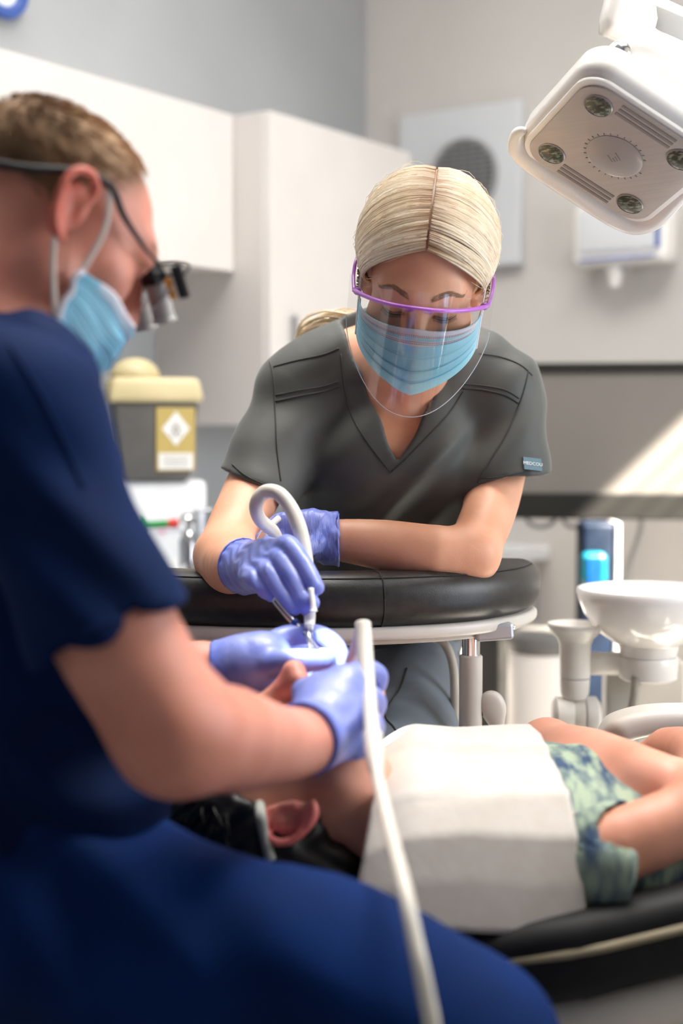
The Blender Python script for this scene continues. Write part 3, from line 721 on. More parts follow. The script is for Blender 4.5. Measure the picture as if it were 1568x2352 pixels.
ra = sweep('support_arm', [a0 - ad * .014, a0 - ad * .008, a0, a0 + ad * .012, a1, a2], sec, MT['lamp_white'], None, (0, 0, 1), lambda t: (min(1, .55 + t * 2.5), min(1, .55 + t * 2.5)))
reparent(ra, lamp_o)
reparent(sweep('arm_inlay', [a0 + ad * .05 - Vector((0, .0175, -.006)), a1 - Vector((0, .0175, -.006)), a2 - Vector((0, .0175, -.006))], rrect(.003, .03, .0014, 2), MT['grey_plastic']), lamp_o)
reparent(tube('pole', [a2 - ad * .02, a2 + Vector((.05, .06, .5)), Vector((a2.x + .06, a2.y + .08, HGT))], .026, MT['lamp_white'], sides=18, sub=3), lamp_o)
reparent(tube('yoke_link', [P(1640, 300, YL + .09), P(1680, 240, YL + .12), P(1700, 165, YL + .15)], .02, MT['lamp_white'], sides=18), lamp_o)

# ------------------------------------------------------------------ assistant's stool with its curved padded bar
YP = 1.76
path_px = [(210, 1.86), (300, 1.80), (430, 1.765), (600, 1.745), (780, 1.74), (940, 1.76), (1060, 1.795), (1140, 1.85), (1172, 1.90), (1178, 1.945)]
zb = (P(0, 1318, YP).z + P(0, 1446, YP).z) / 2; ph = P(0, 1318, YP).z - P(0, 1446, YP).z
def bar_path(dz, off=0):
    ps = []
    for px, Y in path_px: q = P(px, 1300, Y); ps.append(Vector((q.x, q.y + .045 + off, zb + dz)))
    return catmull(ps, 1, 6)[0]
st = empty('stool', Vector((P(800, 1500, 2.12).x, 2.14, 0)), 'black leather assistant stool with a curved padded arm bar on a chrome post', 'stool')
def tp(t):
    e = min(t, 1 - t) / .05; k = math.sqrt(max(0.0, 1 - (1 - min(e, 1)) ** 2)) if e < 1 else 1
    return (max(k, .25), max(.45 + .55 * k, .45))
pad = sweep('bar_pad', bar_path(0), rrect(.088, ph, .030, 7), MT['black_leather'], None, (0, 0, 1), tp); reparent(pad, st)
sm = []
for px, dz in ((868, 0), ):
    c = P(px, 1380, YP)
    ring = []
    bp = bar_path(0); i = min(range(len(bp)), key=lambda i: abs((bp[i].x / bp[i].y) - ((px - 784) / FPX)))
    tdir = (bp[i + 1] - bp[i - 1]).normalized(); sd = tdir.cross(Z).normalized()
    ring = [bp[i] + sd * a + Z * b for a, b in rrect(.0885, ph + .0006, .030, 7)]; ring.append(ring[0])
    reparent(tube('seam', ring, .0011, MT['leather_seam'], sides=6, sub=0), pad)
for a_, b_ in ((.032, ph / 2 - .004), (.0425, -.020 + ph * .0)):
    if b_ < 0: continue
    bp = bar_path(0)
    ln = [bp[i] + (bp[min(i + 1, len(bp) - 1)] - bp[max(i - 1, 0)]).normalized().cross(Z).normalized() * a_ + Z * (b_ - .0015) for i in range(4, len(bp) - 4)]
    reparent(tube('stitching', ln, .0009, MT['leather_seam'], sides=6, sub=0), pad)
rim = reparent(sweep('bar_rim', bar_path(-ph / 2 - .006, .004), rrect(.080, .017, .006, 3), MT['cream_plastic'], None, (0, 0, 1), tp), st)
reparent(sweep('bar_plate', bar_path(-ph / 2 - .018, .014), rrect(.05, .010, .003, 3), MT['cream_plastic'], None, (0, 0, 1), tp), st)
YQ = 1.86
s_ = YQ / FPX
bk0 = P(1128, 1447, YQ)
reparent(box('bracket', bk0 + Vector((.0, -.0, 0)), (88 * s_, .05, 38 * s_), MT['silver_paint'], None, (Vector((.99, .1, .06)).normalized(), Vector((-.1, .99, 0)).normalized(), Vector((-.06, 0, 1)).normalized()), .004), st)
reparent(tube('bracket_screw', [bk0 + Vector((44 * s_, 0, .003)), bk0 + Vector((54 * s_, 0, .004))], .003, MT['chrome'], sides=10, sub=1), st)
pc_ = P(1081, 1500, YQ)
reparent(lathe('chrome_rod', Vector((pc_.x, pc_.y, 0)), [(21 * s_, P(0, 1540, YQ).z), (21 * s_, P(0, 1462, YQ).z)], MT['chrome']), st)
reparent(lathe('post', Vector((pc_.x, pc_.y, 0)), [(27 * s_, .40), (27 * s_, P(0, 1504, YQ).z - .002), (24 * s_, P(0, 1504, YQ).z)], MT['cream_plastic']), st)
kx = (Vector((0, .25, 1)).normalized(), Vector((-.3, 1, -.25)).normalized(), Vector((1, .3, 0)).normalized())
kn = SDF(.002); kc = P(1133, 1636, YQ)
kn.ell(kc + Vector((0, 0, .006)), (27 * s_, .010, 30 * s_), (Vector((1, 0, 0)), Vector((0, 1, 0)), Z), .01).limb([kc + Vector((-.004, 0, .015)), kc + Vector((.004, 0, -.014))], [.013, .0105], .012)
kn.cut(lambda X, Y, Zz: np.abs(Y - kc.y) - .011 + 0 * X, .006)
kb = reparent(add_obj('knob', kn.mesh('knob'), MT['cream_plastic']), st)
reparent(tube('knob_bolt', [P(1098, 1635, YQ), P(1116, 1636, YQ)], .0055, MT['dark_plastic'], sides=12, sub=1), st)
seat_c = Vector((P(800, 1500, 2.12).x, 2.14, P(900, 1655, 2.05).z))
reparent(lathe('seat', seat_c - Z * .085, [(.03, 0), (.16, .004), (.182, .022), (.186, .045), (.178, .068), (.155, .082), (.10, .088), (.002, .090)], MT['black_leather'], seg=64), st)
zs = seat_c.z - .032; reparent(tube('seat_piping', [Vector((seat_c.x + .184 * math.cos(q / 40 * 6.2832), seat_c.y + .184 * math.sin(q / 40 * 6.2832), zs + .012)) for q in range(41)], .0025, MT['leather_seam'], sides=8, sub=0), st)
reparent(lathe('gas_column', Vector((seat_c.x, seat_c.y, 0)), [(.05, .02), (.05, .06), (.028, .07), (.028, .4), (.02, .41), (.02, seat_c.z - .083)], MT['chrome']), st)
for q in range(5):
    a = q * 1.2566 + .4; e = Vector((seat_c.x + .27 * math.cos(a), seat_c.y + .27 * math.sin(a), .075))
    reparent(tube('leg', [Vector((seat_c.x, seat_c.y, .085)), e], [.022, .016], MT['silver_paint'], sides=10, sub=1), st)
    reparent(lathe('castor', e - Z * .045 + Vector((0, -.012, 0)), [(.022, 0), (.028, .003), (.028, .021), (.022, .024)], MT['dark_plastic'], None, (Vector((1, 0, 0)), Z, Vector((0, 1, 0))), 20), st)
low = Vector((seat_c.x, seat_c.y, .42))
reparent(tube('post_arm', [Vector((pc_.x, pc_.y, .41)), Vector((pc_.x - .05, pc_.y + .1, .39)), Vector((seat_c.x + .02, seat_c.y, .38))], .022, MT['cream_plastic'], sides=14), st)
tag(tube('suction_line', [P(985, 1462, 1.93), P(1020, 1478, 1.93), P(1040, 1530, 1.93), P(1044, 1620, 1.93), P(1042, 1740, 1.93), P(1040, 1900, 1.93)], 10.5 * 1.93 / FPX, MT['hose_grey'], sides=14), 'pale suction hose hanging behind the stool post', 'hose')

# ------------------------------------------------------------------ patient chair
pc0 = empty('dental_chair', Vector((.45, 1.5, 0)), 'black padded dental chair with beige piping and a pale shell under the patient', 'dental chair')
# top of the near edge follows a long curve, lowest under the shoulders
def edge_z(x): return .69 + .25 * (x - .19) if x > .05 else .655 + .10 * (x - .05)
cyl = 1.50
XS = np.linspace(-.16, 1.2, 36)
wid = lambda t: ((.50 + .5 * min(1, t / .28)), 1)
def chair_slab(name, w, fz, th, m, sec_r, dy=0, xs=XS, tp_=wid):
    pth = [Vector((x, cyl + dy * (wid((x + .16) / 1.36)[0]), fz(x))) for x in xs]
    return reparent(sweep(name, pth, rrect(w, th, sec_r, 6), m, None, (0, 0, 1), tp_), pc0)
chair_slab('upholstery', .40, lambda x: .606 + .10 * max(0, x - .35), .085, MT['chair_leather'], .03)
rnd_end = lambda t: ((math.sqrt(min(1, t / .05)) * .9 + .1,) * 2)
for s in (-1, 1):
    chair_slab('side_bolster', .06, lambda x: edge_z(x) - .036, .078, MT['chair_leather'], .022, s * .205, np.linspace(-.02, 1.2, 36), rnd_end)
    tube_pts = [Vector((x, cyl + s * .236 * wid((x + .16) / 1.36)[0], edge_z(x) - .024)) for x in np.linspace(.0, 1.2, 36)]
    reparent(tube('piping', tube_pts, .0042, MT['piping'], sides=8, sub=0), pc0)
chair_slab('shell', .42, lambda x: edge_z(x) - .108, .055, MT['cream_plastic'], .024)
reparent(box('housing', Vector((.62, 1.47, .40)), (.42, .26, .24), MT['cream_plastic'], None, None, .03, 4, True), pc0)
reparent(box('housing_cover', Vector((.56, 1.33, .455)), (.30, .02, .15), MT['grey_plastic'], None, (Vector((.95, 0, .3)).normalized(), Vector((0, 1, 0)), Vector((-.3, 0, .95)).normalized()), .008, 3), pc0)
reparent(lathe('hinge', Vector((.39, 1.335, .47)), [(.016, 0), (.018, .004), (.018, .018), (.010, .022), (.002, .022)], MT['steel'], None, (Vector((1, 0, 0)), Z, Vector((0, -1, 0))), 24), pc0)
reparent(box('slot', Vector((.47, 1.317, .50)), (.06, .006, .014), MT['dark_plastic'], None, (Vector((.85, 0, -.5)).normalized(), Vector((0, 1, 0)), Vector((.5, 0, .85)).normalized()), .002), pc0)
reparent(box('lift_arm', Vector((.44, 1.42, .42)), (.07, .10, .36), MT['cream_plastic'], None, (Vector((.9, 0, .42)).normalized(), Vector((0, 1, 0)), Vector((-.42, 0, .9)).normalized()), .015, 3, True), pc0)
reparent(box('pedestal', Vector((.62, 1.47, .16)), (.30, .24, .32), MT['cream_plastic'], None, None, .02, 3, True), pc0)
reparent(box('foot_plate', Vector((.55, 1.47, .015)), (.85, .42, .03), MT['grey_plastic'], None, None, .01, 3), pc0)
# armrest at the far side
ar = [P(1378, 1700, 1.80), P(1420, 1672, 1.80), P(1480, 1655, 1.80), P(1560, 1650, 1.80), P(1700, 1652, 1.80)]
reparent(sweep('armrest', catmull(ar, 1, 5)[0], rrect(.06, .034, .014, 5), MT['cream_plastic'], None, (0, 0, 1), lambda t: (min(1, .3 + t * 3), min(1, .4 + t * 3))), pc0)
q = P(1660, 1670, 1.80); reparent(tube('armrest_post', [q, Vector((q.x, q.y - .05, .60)), Vector((q.x, 1.66, .55))], .022, MT['cream_plastic'], sides=12), pc0)

# ------------------------------------------------------------------ people
class Head:
    def __init__(s, O, fwd, up, sc=1.0):
        s.O = Vector(O); s.y = Vector(fwd).normalized(); up = Vector(up); s.z = (up - s.y * up.dot(s.y)).normalized(); s.x = s.y.cross(s.z); s.sc = sc
        s.ax = (s.x, s.y, s.z)
    def L(s, x, y, z): return s.O + (s.x * x + s.y * y + s.z * z) * s.sc
    def inv(s, V):
        d = (V - np.array(s.O)) / s.sc; A = np.array([tuple(a) for a in s.ax]); return d @ A.T
    def lin(s):     # local coordinate functions for cuts
        A = [n3(tuple(a)) / s.sc for a in s.ax]; o = n3(tuple(s.O))
        return [lambda X, Y, Z_, a=a: (X - o[0]) * a[0] + (Y - o[1]) * a[1] + (Z_ - o[2]) * a[2] for a in A]
def head_prims(S, h, jaw=1.0, ears=(-1, 1), crown=1.0, eo=0.0, back=1.0, es=(1, 1)):
    L, c, ax = h.L, h.sc, h.ax
    def E(x, y, z, r, k=.02, op='+'): S.ell(L(x, y, z), [q * c for q in r], ax, k * c, op)
    E(0, -.014 + .094 * (1 - back) * .8, .045 * crown, (.073, .094 * back, .083 * crown), .03)
    E(0, .030, -.015, (.060 * jaw, .060, .082), .03)
    S.limb([L(-.050 * jaw, .012, -.052), L(-.036 * jaw, .05, -.084), L(0, .076, -.098), L(.036 * jaw, .05, -.084), L(.050 * jaw, .012, -.052)], [.02 * c, .017 * c, .018 * c, .017 * c, .02 * c], .025 * c)
    for sx in (-1, 1):
        E(sx * .040, .058, -.020, (.024, .024, .022), .02)
        E(sx * .031, .098, .013, (.015, .013, .010), .012, '-')
        E(sx * .031, .0775, .010, (.013, .0125, .0125), .003)
        E(sx * .012, .098, -.034, (.0085, .010, .0075), .006)
    S.limb([L(-.040, .070, .028), L(-.015, .088, .026), L(.015, .088, .026), L(.040, .070, .028)], [.010 * c, .011 * c, .011 * c, .010 * c], .02 * c)
    S.limb([L(0, .090, .016), L(0, .101, -.008), L(0, .108, -.028)], [.009 * c, .010 * c, .0115 * c], .012 * c)
    for z, y, r in ((-.057, .091, .0055), (-.066, .089, .0065)):
        S.limb([L(-.024, y - .012, z), L(-.008, y, z + .0012), L(.008, y, z + .0012), L(.024, y - .012, z)], [.003 * c, r * c, r * c, .003 * c], .006 * c)
    for sx in ears:
        e = [(0, 0), (0, 0)]
        o = lambda y, z, d=0: E_(y * es[0], z * es[1], d)
        E_ = lambda y, z, d: L(sx * (.0765 + eo + d * (1 + eo * 25) - .18 * y), y, z)
        S.ell(o(-.010, .0, .002), (.006 * c, .016 * c, .026 * c), ((h.x * 1 + h.y * .25 * sx).normalized(), (h.y - h.x * .25 * sx).normalized(), h.z), .008 * c)
        ring = [o(.004, .012, .004), o(.002, .026, .007), o(-.010, .033, .010), o(-.023, .026, .012), o(-.026, .008, .012), o(-.020, -.012, .010), o(-.010, -.024, .007), o(-.001, -.027, .005)]
        S.limb(ring, [.0035 * c, .0042 * c, .0046 * c, .0046 * c, .0044 * c, .004 * c, .0056 * c, .0048 * c], .004 * c)
        S.ell(o(-.006, .001, .011), (.009 * c, .0085 * c, .012 * c), h.ax, .004 * c, '-')
        S.ell(o(-.014, .014, .012), (.006 * c, .0045 * c, .010 * c), h.ax, .004 * c, '-')
        S.limb([o(.003, .003, .004), o(.002, -.006, .004)], [.0045 * c, .005 * c], .004 * c)
def seg_mask(Lc, pts, r):
    """0..1 mask around a polyline in local coordinates"""
    out = np.zeros(len(Lc))
    for a, b in zip(pts[:-1], pts[1:]):
        a, b = np.array(a), np.array(b); ab = b - a; t = np.clip(((Lc - a) @ ab) / (ab @ ab), 0, 1)
        d = np.linalg.norm(Lc - (a + t[:, None] * ab), axis=1); out = np.maximum(out, np.clip(1.5 - d / r, 0, 1))
    return out
def verts(me): v = np.empty(len(me.vertices) * 3, dtype=np.float32); me.vertices.foreach_get('co', v); return v.reshape(-1, 3).astype(np.float64)
def PL(l): return [P(*q) for q in l]
def person(me, m, label):
    o = add_obj('person', me, m); return tag(o, label, 'person')
def face_mask(h, par, m_body, hw=.076, ytop=.112, ztop=.001, ysid=.036, zs0=-.016, zs1=-.068, ybot=.098, zbot=-.108, band=True, pleats=3, crumple=0):
    def fn(i, j):
        s = i * 2 - 1; t = j
        yc = ytop + (.016 * math.sin(t * math.pi)) + (ybot - ytop) * t; zc = ztop + (zbot - ztop) * t
        zs = zs0 + (zs1 - zs0) * t; a = abs(s)
        x = hw * math.sin(s * 1.45) / math.sin(1.45) * (1 - .16 * t * (1 - a)) ; y = yc + (ysid - yc) * a ** (1.9 if t < .2 else 1.7); z = zc + (zs - zc) * a ** 1.15
        if t < .12: y += .004 * (1 - a) ; x *= 1
        st = 0
        for p in range(pleats):
            q = .34 + p * .19
            if t > q: st += .0022 * (1 - a ** 3) * max(0, 1 - (t - q) / .16)
        y += st
        if crumple: y += crumple * math.sin(s * 7 + t * 4) * math.sin(t * 9 + s * 3); z += crumple * .6 * math.sin(s * 11 - t * 5)
        return h.L(x, y, z)
    g = reparent(grid('face_mask', fn, 44, 44, m_body, None, .0012), par)
    if band:
        def fb(i, j):
            s = i; p = Vector(fn(s, j * .20)); return p + h.y * .0012
        b = reparent(grid('nose_band', fb, 44, 5, MT['mask_white'], None, .0006), g)
        for tt in (.06, .075, .15, .17):
            V, F = [], []
            for k in range(90):
                s = .04 + .92 * k / 90
                p, q = Vector(fn(s, tt)) + h.y * .0018, Vector(fn(s + .005, tt)) + h.y * .0018
                d = h.z * .0005; c = len(V); V += [tuple(p - d), tuple(q - d), tuple(q + d), tuple(p + d)]; F.append((c, c + 1, c + 2, c + 3))
            me = bpy.data.meshes.new('stitching'); me.from_pydata(V, [], F); so = add_obj('stitching', me, MT['mask_dot']); so['kind'] = 'stuff'; reparent(so, g)
    for q in (.36, .55, .74):
        reparent(tube('pleat', [Vector(fn(k / 40, q - .012)) + h.y * .0007 for k in range(1, 40)], .0011, m_body, sides=6, sub=0), g)
    return g, fn
def finger_set(S, fingers, k=.004):
    for pts, r in fingers: S.limb(PL(pts), r, k)
def strand_mesh(name, strands, sides=4):
    """many tapering locks in one mesh; strands: (points, radius, tone)"""
    V, F, T = [], [], []
    for pts, rad, tone in strands:
        n = len(pts); base = len(V); up = None
        for i, q in enumerate(pts):
            t = (pts[min(i + 1, n - 1)] - pts[max(i - 1, 0)]).normalized()
            if up is None: up = t.orthogonal().normalized()
            up = (up - t * up.dot(t)).normalized(); s_ = t.cross(up); r = rad * (.35 + .65 * math.sin(math.pi * min(1, .12 + .86 * i / (n - 1))))
            for j in range(sides):
                a = 6.2832 * j / sides; V.append(q + up * (r * math.cos(a)) + s_ * (r * math.sin(a))); T.append(tone[i] if hasattr(tone, '__len__') else tone)
        for i in range(n - 1):
            for j in range(sides):
                a, b = base + i * sides + j, base + i * sides + (j + 1) % sides; F.append((a, b, b + sides, a + sides))
    me = mesh_np(name, [tuple(v) for v in V], F); return me, T
def sph(c, ax, r, d):
    d = Vector(d).normalized(); return c + ax[0] * (r[0] * d.x) + ax[1] * (r[1] * d.y) + ax[2] * (r[2] * d.z)

# ================================================================== the woman leaning on the padded bar
th, ro, ya = R(37), R(7), R(3)
f0 = Vector((0, -math.cos(th), -math.sin(th))); u0 = Vector((0, -math.sin(th), math.cos(th)))
Mr = Matrix.Rotation(ro, 3, 'Y') @ Matrix.Rotation(-ya, 3, 'Z')
hA = Head(P(972, 643, 1.80), Mr @ f0, Mr @ u0, 1.0)
a_sh_r = P(690, 895, 1.99); a_sh_l = P(1152, 900, 1.99)       # her right is on the picture's left
def a_torso(S, o, k=.04):
    yv = (0, 1, 0)
    S.limb(PL([(925, 925, 2.01), (908, 1080, 2.02), (870, 1230, 2.04), (845, 1400, 2.09), (835, 1530, 2.14)]), [.135 + o, .143 + o, .128 + o, .135 + o, .165 + o], k, (yv, .70))
    S.limb([P(760, 862, 1.99), P(925, 850, 2.00), P(1090, 872, 1.99)], [.055 + o, .062 + o, .055 + o], k)
    S.limb([P(880, 800, 1.985), P(740, 850, 1.99), a_sh_r], [.040 + o, .048 + o, .053 + o], k)
    S.limb([P(990, 810, 1.985), P(1100, 858, 1.99), a_sh_l], [.040 + o, .046 + o, .050 + o], k)
    for px in (850, 985): S.ell(P(px, 1055, 1.945), (.062 + o, .055 + o, .062 + o), None, .04)
S = SDF(.0032)
a_torso(S, -.014)
head_prims(S, hA, .92, eo=-.010)
S.limb([hA.L(0, -.02, -.04), P(945, 800, 1.90), P(925, 880, 1.985)], [.050, .050, .058], .03)
for sx in (-1, 1): S.limb([hA.L(sx * .045, -.01, -.05), P(918 + sx * 18, 905, 1.945)], [.013, .009], .02)       # neck tendons
S.limb([P(905, 930, 1.948), P(790, 895, 1.962), P(720, 870, 1.98)], [.008, .008, .008], .03)                 # collar bones
S.limb([P(935, 932, 1.948), P(1040, 900, 1.962), P(1110, 875, 1.98)], [.008, .008, .008], .03)
arm_r = PL([(684, 905, 1.99), (620, 1050, 1.95), (560, 1170, 1.88), (516, 1276, 1.805)])
S.limb(arm_r, [.048, .043, .0375, .037], .03)
S.limb(PL([(516, 1280, 1.800), (530, 1296, 1.755), (552, 1302, 1.708), (600, 1302, 1.66)]), [.037, .037, .0285, .022], .015)
arm_l = PL([(1155, 910, 1.99), (1144, 1060, 1.965), (1124, 1170, 1.91), (1082, 1272, 1.84)])
S.limb(arm_l, [.046, .040, .036, .034], .03)
S.limb(PL([(1082, 1275, 1.84), (1000, 1272, 1.83), (880, 1252, 1.84), (775, 1240, 1.85), (730, 1238, 1.85)]), [.034, .0375, .033, .027, .025], .02)
meA = S.mesh('person')
LA = hA.inv(verts(meA))
setattrib(meA, 'lash', np.maximum(seg_mask(LA, [(-.044, .084, .003), (-.031, .091, .001), (-.019, .088, .003)], .0030), seg_mask(LA, [(.044, .084, .003), (.031, .091, .001), (.019, .088, .003)], .0030)))
setattrib(meA, 'lip', seg_mask(LA, [(-.02, .085, -.061), (0, .095, -.061), (.02, .085, -.061)], .006))
setattrib(meA, 'scalp', np.clip((LA[:, 2] - .09) / .01, 0, 1) * (np.abs(LA[:, 0]) < .02))
A = person(meA, MT['skin_tan'], 'blonde woman in dark grey scrubs, mask and clear visor, leaning on the padded bar')

bBody = bvh_of(A)
def skin_pt(h, bv, x, z, lift=.0006):
    r = bv.ray_cast(h.L(x, .2, z), -h.y); return (r[0] + h.y * lift) if r[0] is not None else None
r5 = random.Random(21)
for sx in (-1, 1):
    st_ = []
    for i in range(230):
        t = r5.random(); bx = .013 + .036 * t; bz = .0325 + .0052 * math.sin(min(1, t * 1.15) * math.pi * .62) - .016 * max(0, t - .5); wd = .0032 * (1 - .65 * t)
        x, z = bx, bz + r5.uniform(-wd, wd); x2, z2 = x + .0055, z + .0022 * (1 - 1.6 * t)
        q = [skin_pt(hA, bBody, sx * (x + (x2 - x) * k), z + (z2 - z) * k, .0006 + .0005 * k) for k in (0, .5, 1)]
        if all(v is not None for v in q): st_.append((q, .00034, 0))
    me, _ = strand_mesh('eyebrow', st_); reparent(add_obj('eyebrow', me, MT['brow_hair']), A)
    st_ = []
    for i in range(30):
        t = i / 29; x = .0185 + .026 * t; z = .0015 - .0035 * math.sin(t * math.pi)
        q0 = skin_pt(hA, bBody, sx * x, z, .0003)
        if q0 is None: continue
        q = [q0, q0 + hA.y * .0025 - hA.z * .0018 + hA.x * sx * .001 * t, q0 + hA.y * .0048 - hA.z * .0022 + hA.x * sx * .0026 * t]
        st_.append((q, .00026, 0))
    lid = [skin_pt(hA, bBody, sx * (.0175 + .028 * k / 10), .0015 - .0035 * math.sin(k / 10 * math.pi), .0004) for k in range(11)]
    lid = [v for v in lid if v is not None]
    if len(lid) > 3: st_.append((lid, .0006, 0))
    me, _ = strand_mesh('eyelashes', st_); reparent(add_obj('eyelashes', me, MT['lash_hair']), A)
# scrub top
S = SDF(.0034)
a_torso(S, 0)
S.limb(PL([(690, 900, 1.99), (640, 1010, 1.96), (588, 1130, 1.92)]), [.056, .058, .060], .03)
S.limb(PL([(1156, 905, 1.985), (1165, 1010, 1.963), (1171, 1140, 1.932)]), [.052, .055, .056], .03)
# sleeve ends: planes across the arms, hollow cuffs
def plane_cut(p, n):
    p, n = n3(tuple(p)), n3(tuple(Vector(n).normalized())); return lambda X, Y, Zz: (X - p[0]) * n[0] + (Y - p[1]) * n[1] + (Zz - p[2]) * n[2]
pr_, nr_ = P(578, 1105, 1.93), Vector((-.33, -.05, -.94))
pl_, nl_ = P(1172, 1100, 1.955), Vector((.16, -.05, -.98))
nrm = lambda a: n3(tuple(Vector(a).normalized()))
def sleeve_cut(X, Y, Zz):
    a = (X - pr_.x) * nrm(nr_)[0] + (Y - pr_.y) * nrm(nr_)[1] + (Zz - pr_.z) * nrm(nr_)[2]
    la = (X - P(645, 1100, 1.93).x) + 0 * a
    b = (X - pl_.x) * nrm(nl_)[0] + (Y - pl_.y) * nrm(nl_)[1] + (Zz - pl_.z) * nrm(nl_)[2]
    lb = (P(1093, 1100, 1.95).x - X) + 0 * b
    return np.maximum(np.minimum(a, -la), np.minimum(b, -lb))
S.cut(sleeve_cut, .003)
S.limb(PL([(622, 1050, 1.945), (570, 1160, 1.905), (545, 1220, 1.87)]), [.036, .047, .050], .004, None, '-')
S.limb(PL([(1150, 1050, 1.955), (1158, 1130, 1.932), (1158, 1200, 1.91)]), [.032, .042, .044], .004, None, '-')
# V neck
vp0, vp1, vp2 = P(782, 740, 1.93), P(910, 1066, 1.93), P(1088, 740, 1.93)
def side_fn(a, b):      # > 0 right of the line a->b in the x, z plane
    d = (b - a); n = n3((d.z, 0, -d.x)); n = n / np.linalg.norm(n); return lambda X, Zz: (X - a.x) * n[0] + (Zz - a.z) * n[2]
s1, s2 = side_fn(vp0, vp1), side_fn(vp1, vp2)
def vneck(X, Y, Zz):
    d = np.maximum(np.maximum(s1(X, Zz), s2(X, Zz)), -9 + 0 * Y); d = np.maximum(d, Y - 1.975)
    return -d
S.cut(vneck, .002)
nk = SDF(.004)
S.limb([P(940, 720, 1.91), P(934, 770, 1.965), P(932, 800, 2.02)], [.062, .058, .048], .004, None, '-')
S.cut(lambda X, Y, Zz: P(0, 1560, 2.0).z - Zz + .012 * np.sin(X * 60) + 0 * Y, .006)
q1, q2 = P(1062, 1010, 1.93), P(872, 1215, 1.94)
def folds(X, Y, Zz):
    t = ((X - q1.x) * (q2.x - q1.x) + (Zz - q1.z) * (q2.z - q1.z)) / ((q2.x - q1.x) ** 2 + (q2.z - q1.z) ** 2)
    nx, nz = (q2.z - q1.z), -(q2.x - q1.x); ln = math.hypot(nx, nz); d = ((X - q1.x) * nx + (Zz - q1.z) * nz) / ln
    w = np.exp(-((t - .5) / .55) ** 4)
    ridge = -.008 * w * np.exp(-((d - .010) / .012) ** 2) + .006 * w * np.exp(-((d + .012) / .014) ** 2) - .004 * w * np.exp(-((d + .045) / .012) ** 2)
    base = .0022 * np.sin(X * 62 + Zz * 30 + 2 * np.sin(Zz * 21)) * np.clip((1.19 - Zz) / .2, 0, 1) + .0016 * np.sin(X * 35 - Zz * 80 + 1.5 * np.sin(X * 25))
    low = .006 * np.sin(Zz * 95 + X * 40 + 2 * np.sin(X * 30)) * np.clip((.95 - Zz) / .06, 0, 1)
    return ridge + base + low + 0 * Y
S.disp(folds)
top = reparent(add_obj('scrub_top', S.mesh('scrub_top'), MT['scrub_grey']), A)
bA = bvh_of(top)
def seam(name, pts, par, m='scrub_grey_seam', r=.0010, bv=None, lift=.0006):
    q = on(bv or bA, dense(pts, 5), lift)
    if len(q) > 2: return reparent(tube(name, q, r, MT[m], sides=6, sub=0, flat=None), par)
seam('yoke_seam', [(628, 842), (680, 828), (740, 815), (778, 800)], top)
seam('yoke_seam', [(1100, 812), (1150, 820), (1195, 838), (1222, 862)], top)
seam('pocket_seam', [(632, 908), (690, 896), (740, 888), (778, 876)], top)
seam('pocket_seam', [(632, 922), (690, 909), (740, 900), (778, 887)], top, r=.0014)
seam('pocket_seam', [(1062, 882), (1110, 886), (1160, 896), (1192, 915)], top)
seam('pocket_seam', [(1062, 892), (1110, 896), (1160, 908), (1190, 926)], top, r=.0014)
seam('armhole_seam', [(614, 812), (628, 870), (632, 950), (636, 1030), (645, 1105)], top)
seam('armhole_seam', [(1214, 850), (1196, 920), (1160, 1000), (1120, 1065), (1096, 1110)], top)
seam('neck_seam', [(782, 812), (792, 900), (812, 965), (850, 1025), (897, 1085)], top)
seam('neck_seam', [(897, 1085), (925, 1062)], top)
seam('neck_seam', [(925, 1062), (980, 1005), (1030, 950), (1064, 900)], top, r=.0008)
seam('cuff_seam', [(533, 1066), (560, 1090), (595, 1108), (632, 1122)], top)
seam('cuff_seam', [(1100, 1100), (1150, 1095), (1200, 1085), (1240, 1076)], top)
# sleeve tag
o_ = Vector((0, 0, HC)); hit = bA.ray_cast(o_, (P(1222, 1067, 1) - o_).normalized())
if hit[0] is not None:
    tn_ = hit[1].normalized(); tn_ = -tn_ if tn_.y > 0 else tn_
    tz_ = (Z + Vector((.12, 0, 0)) - tn_ * (Z + Vector((.12, 0, 0))).dot(tn_)).normalized(); tx_ = tz_.cross(-tn_).normalized(); tx_ = -tx_ if tx_.x < 0 else tx_
    c = hit[0] + tn_ * .0012
    tg = reparent(box('sleeve_tag', c, (.0262, .0185, .0014), mat('tag_blue', (96, 124, 136), .6), None, (tx_, tz_, tn_), .0004), top)
    tg['label'] = 'pale blue woven name tag'
    reparent(text('lettering', 'MEDCOU', c + tn_ * .0009, (tx_, tz_, tn_), .0066, MT['label_white'], None, .0002), tg)

# trousers and shoes
S = SDF(.006)
S.limb(PL([(835, 1470, 2.13), (838, 1500, 2.14)]), [.140, .135], .04, ((0, 1, 0), .75))
kn_l = P(890, 1790, 1.80); kn_r = P(560, 1760, 1.88)
S.limb([P(900, 1530, 2.12), P(920, 1640, 2.00), kn_l], [.092, .088, .068], .04)
S.limb([P(760, 1530, 2.12), P(680, 1650, 2.0), kn_r], [.092, .085, .066], .04)
an_l = Vector((kn_l.x + .05, 2.02, .10)); an_r = Vector((kn_r.x - .02, 2.08, .10))
S.limb([kn_l, kn_l.lerp(an_l, .4), an_l], [.066, .062, .045], .03); S.limb([kn_r, kn_r.lerp(an_r, .4), an_r], [.066, .062, .045], .03)
S.disp(lambda X, Y, Zz: .003 * np.sin(Zz * 60 + X * 50 + 2 * np.sin(Y * 30)))
tr_ = reparent(add_obj('trousers', S.mesh('trousers'), MT['trouser_slate']), A)
bT = bvh_of(tr_)
seam('side_seam', [(934, 1535), (918, 1580), (884, 1640), (905, 1672), (916, 1700), (914, 1732)], tr_, r=.0014, bv=bT)
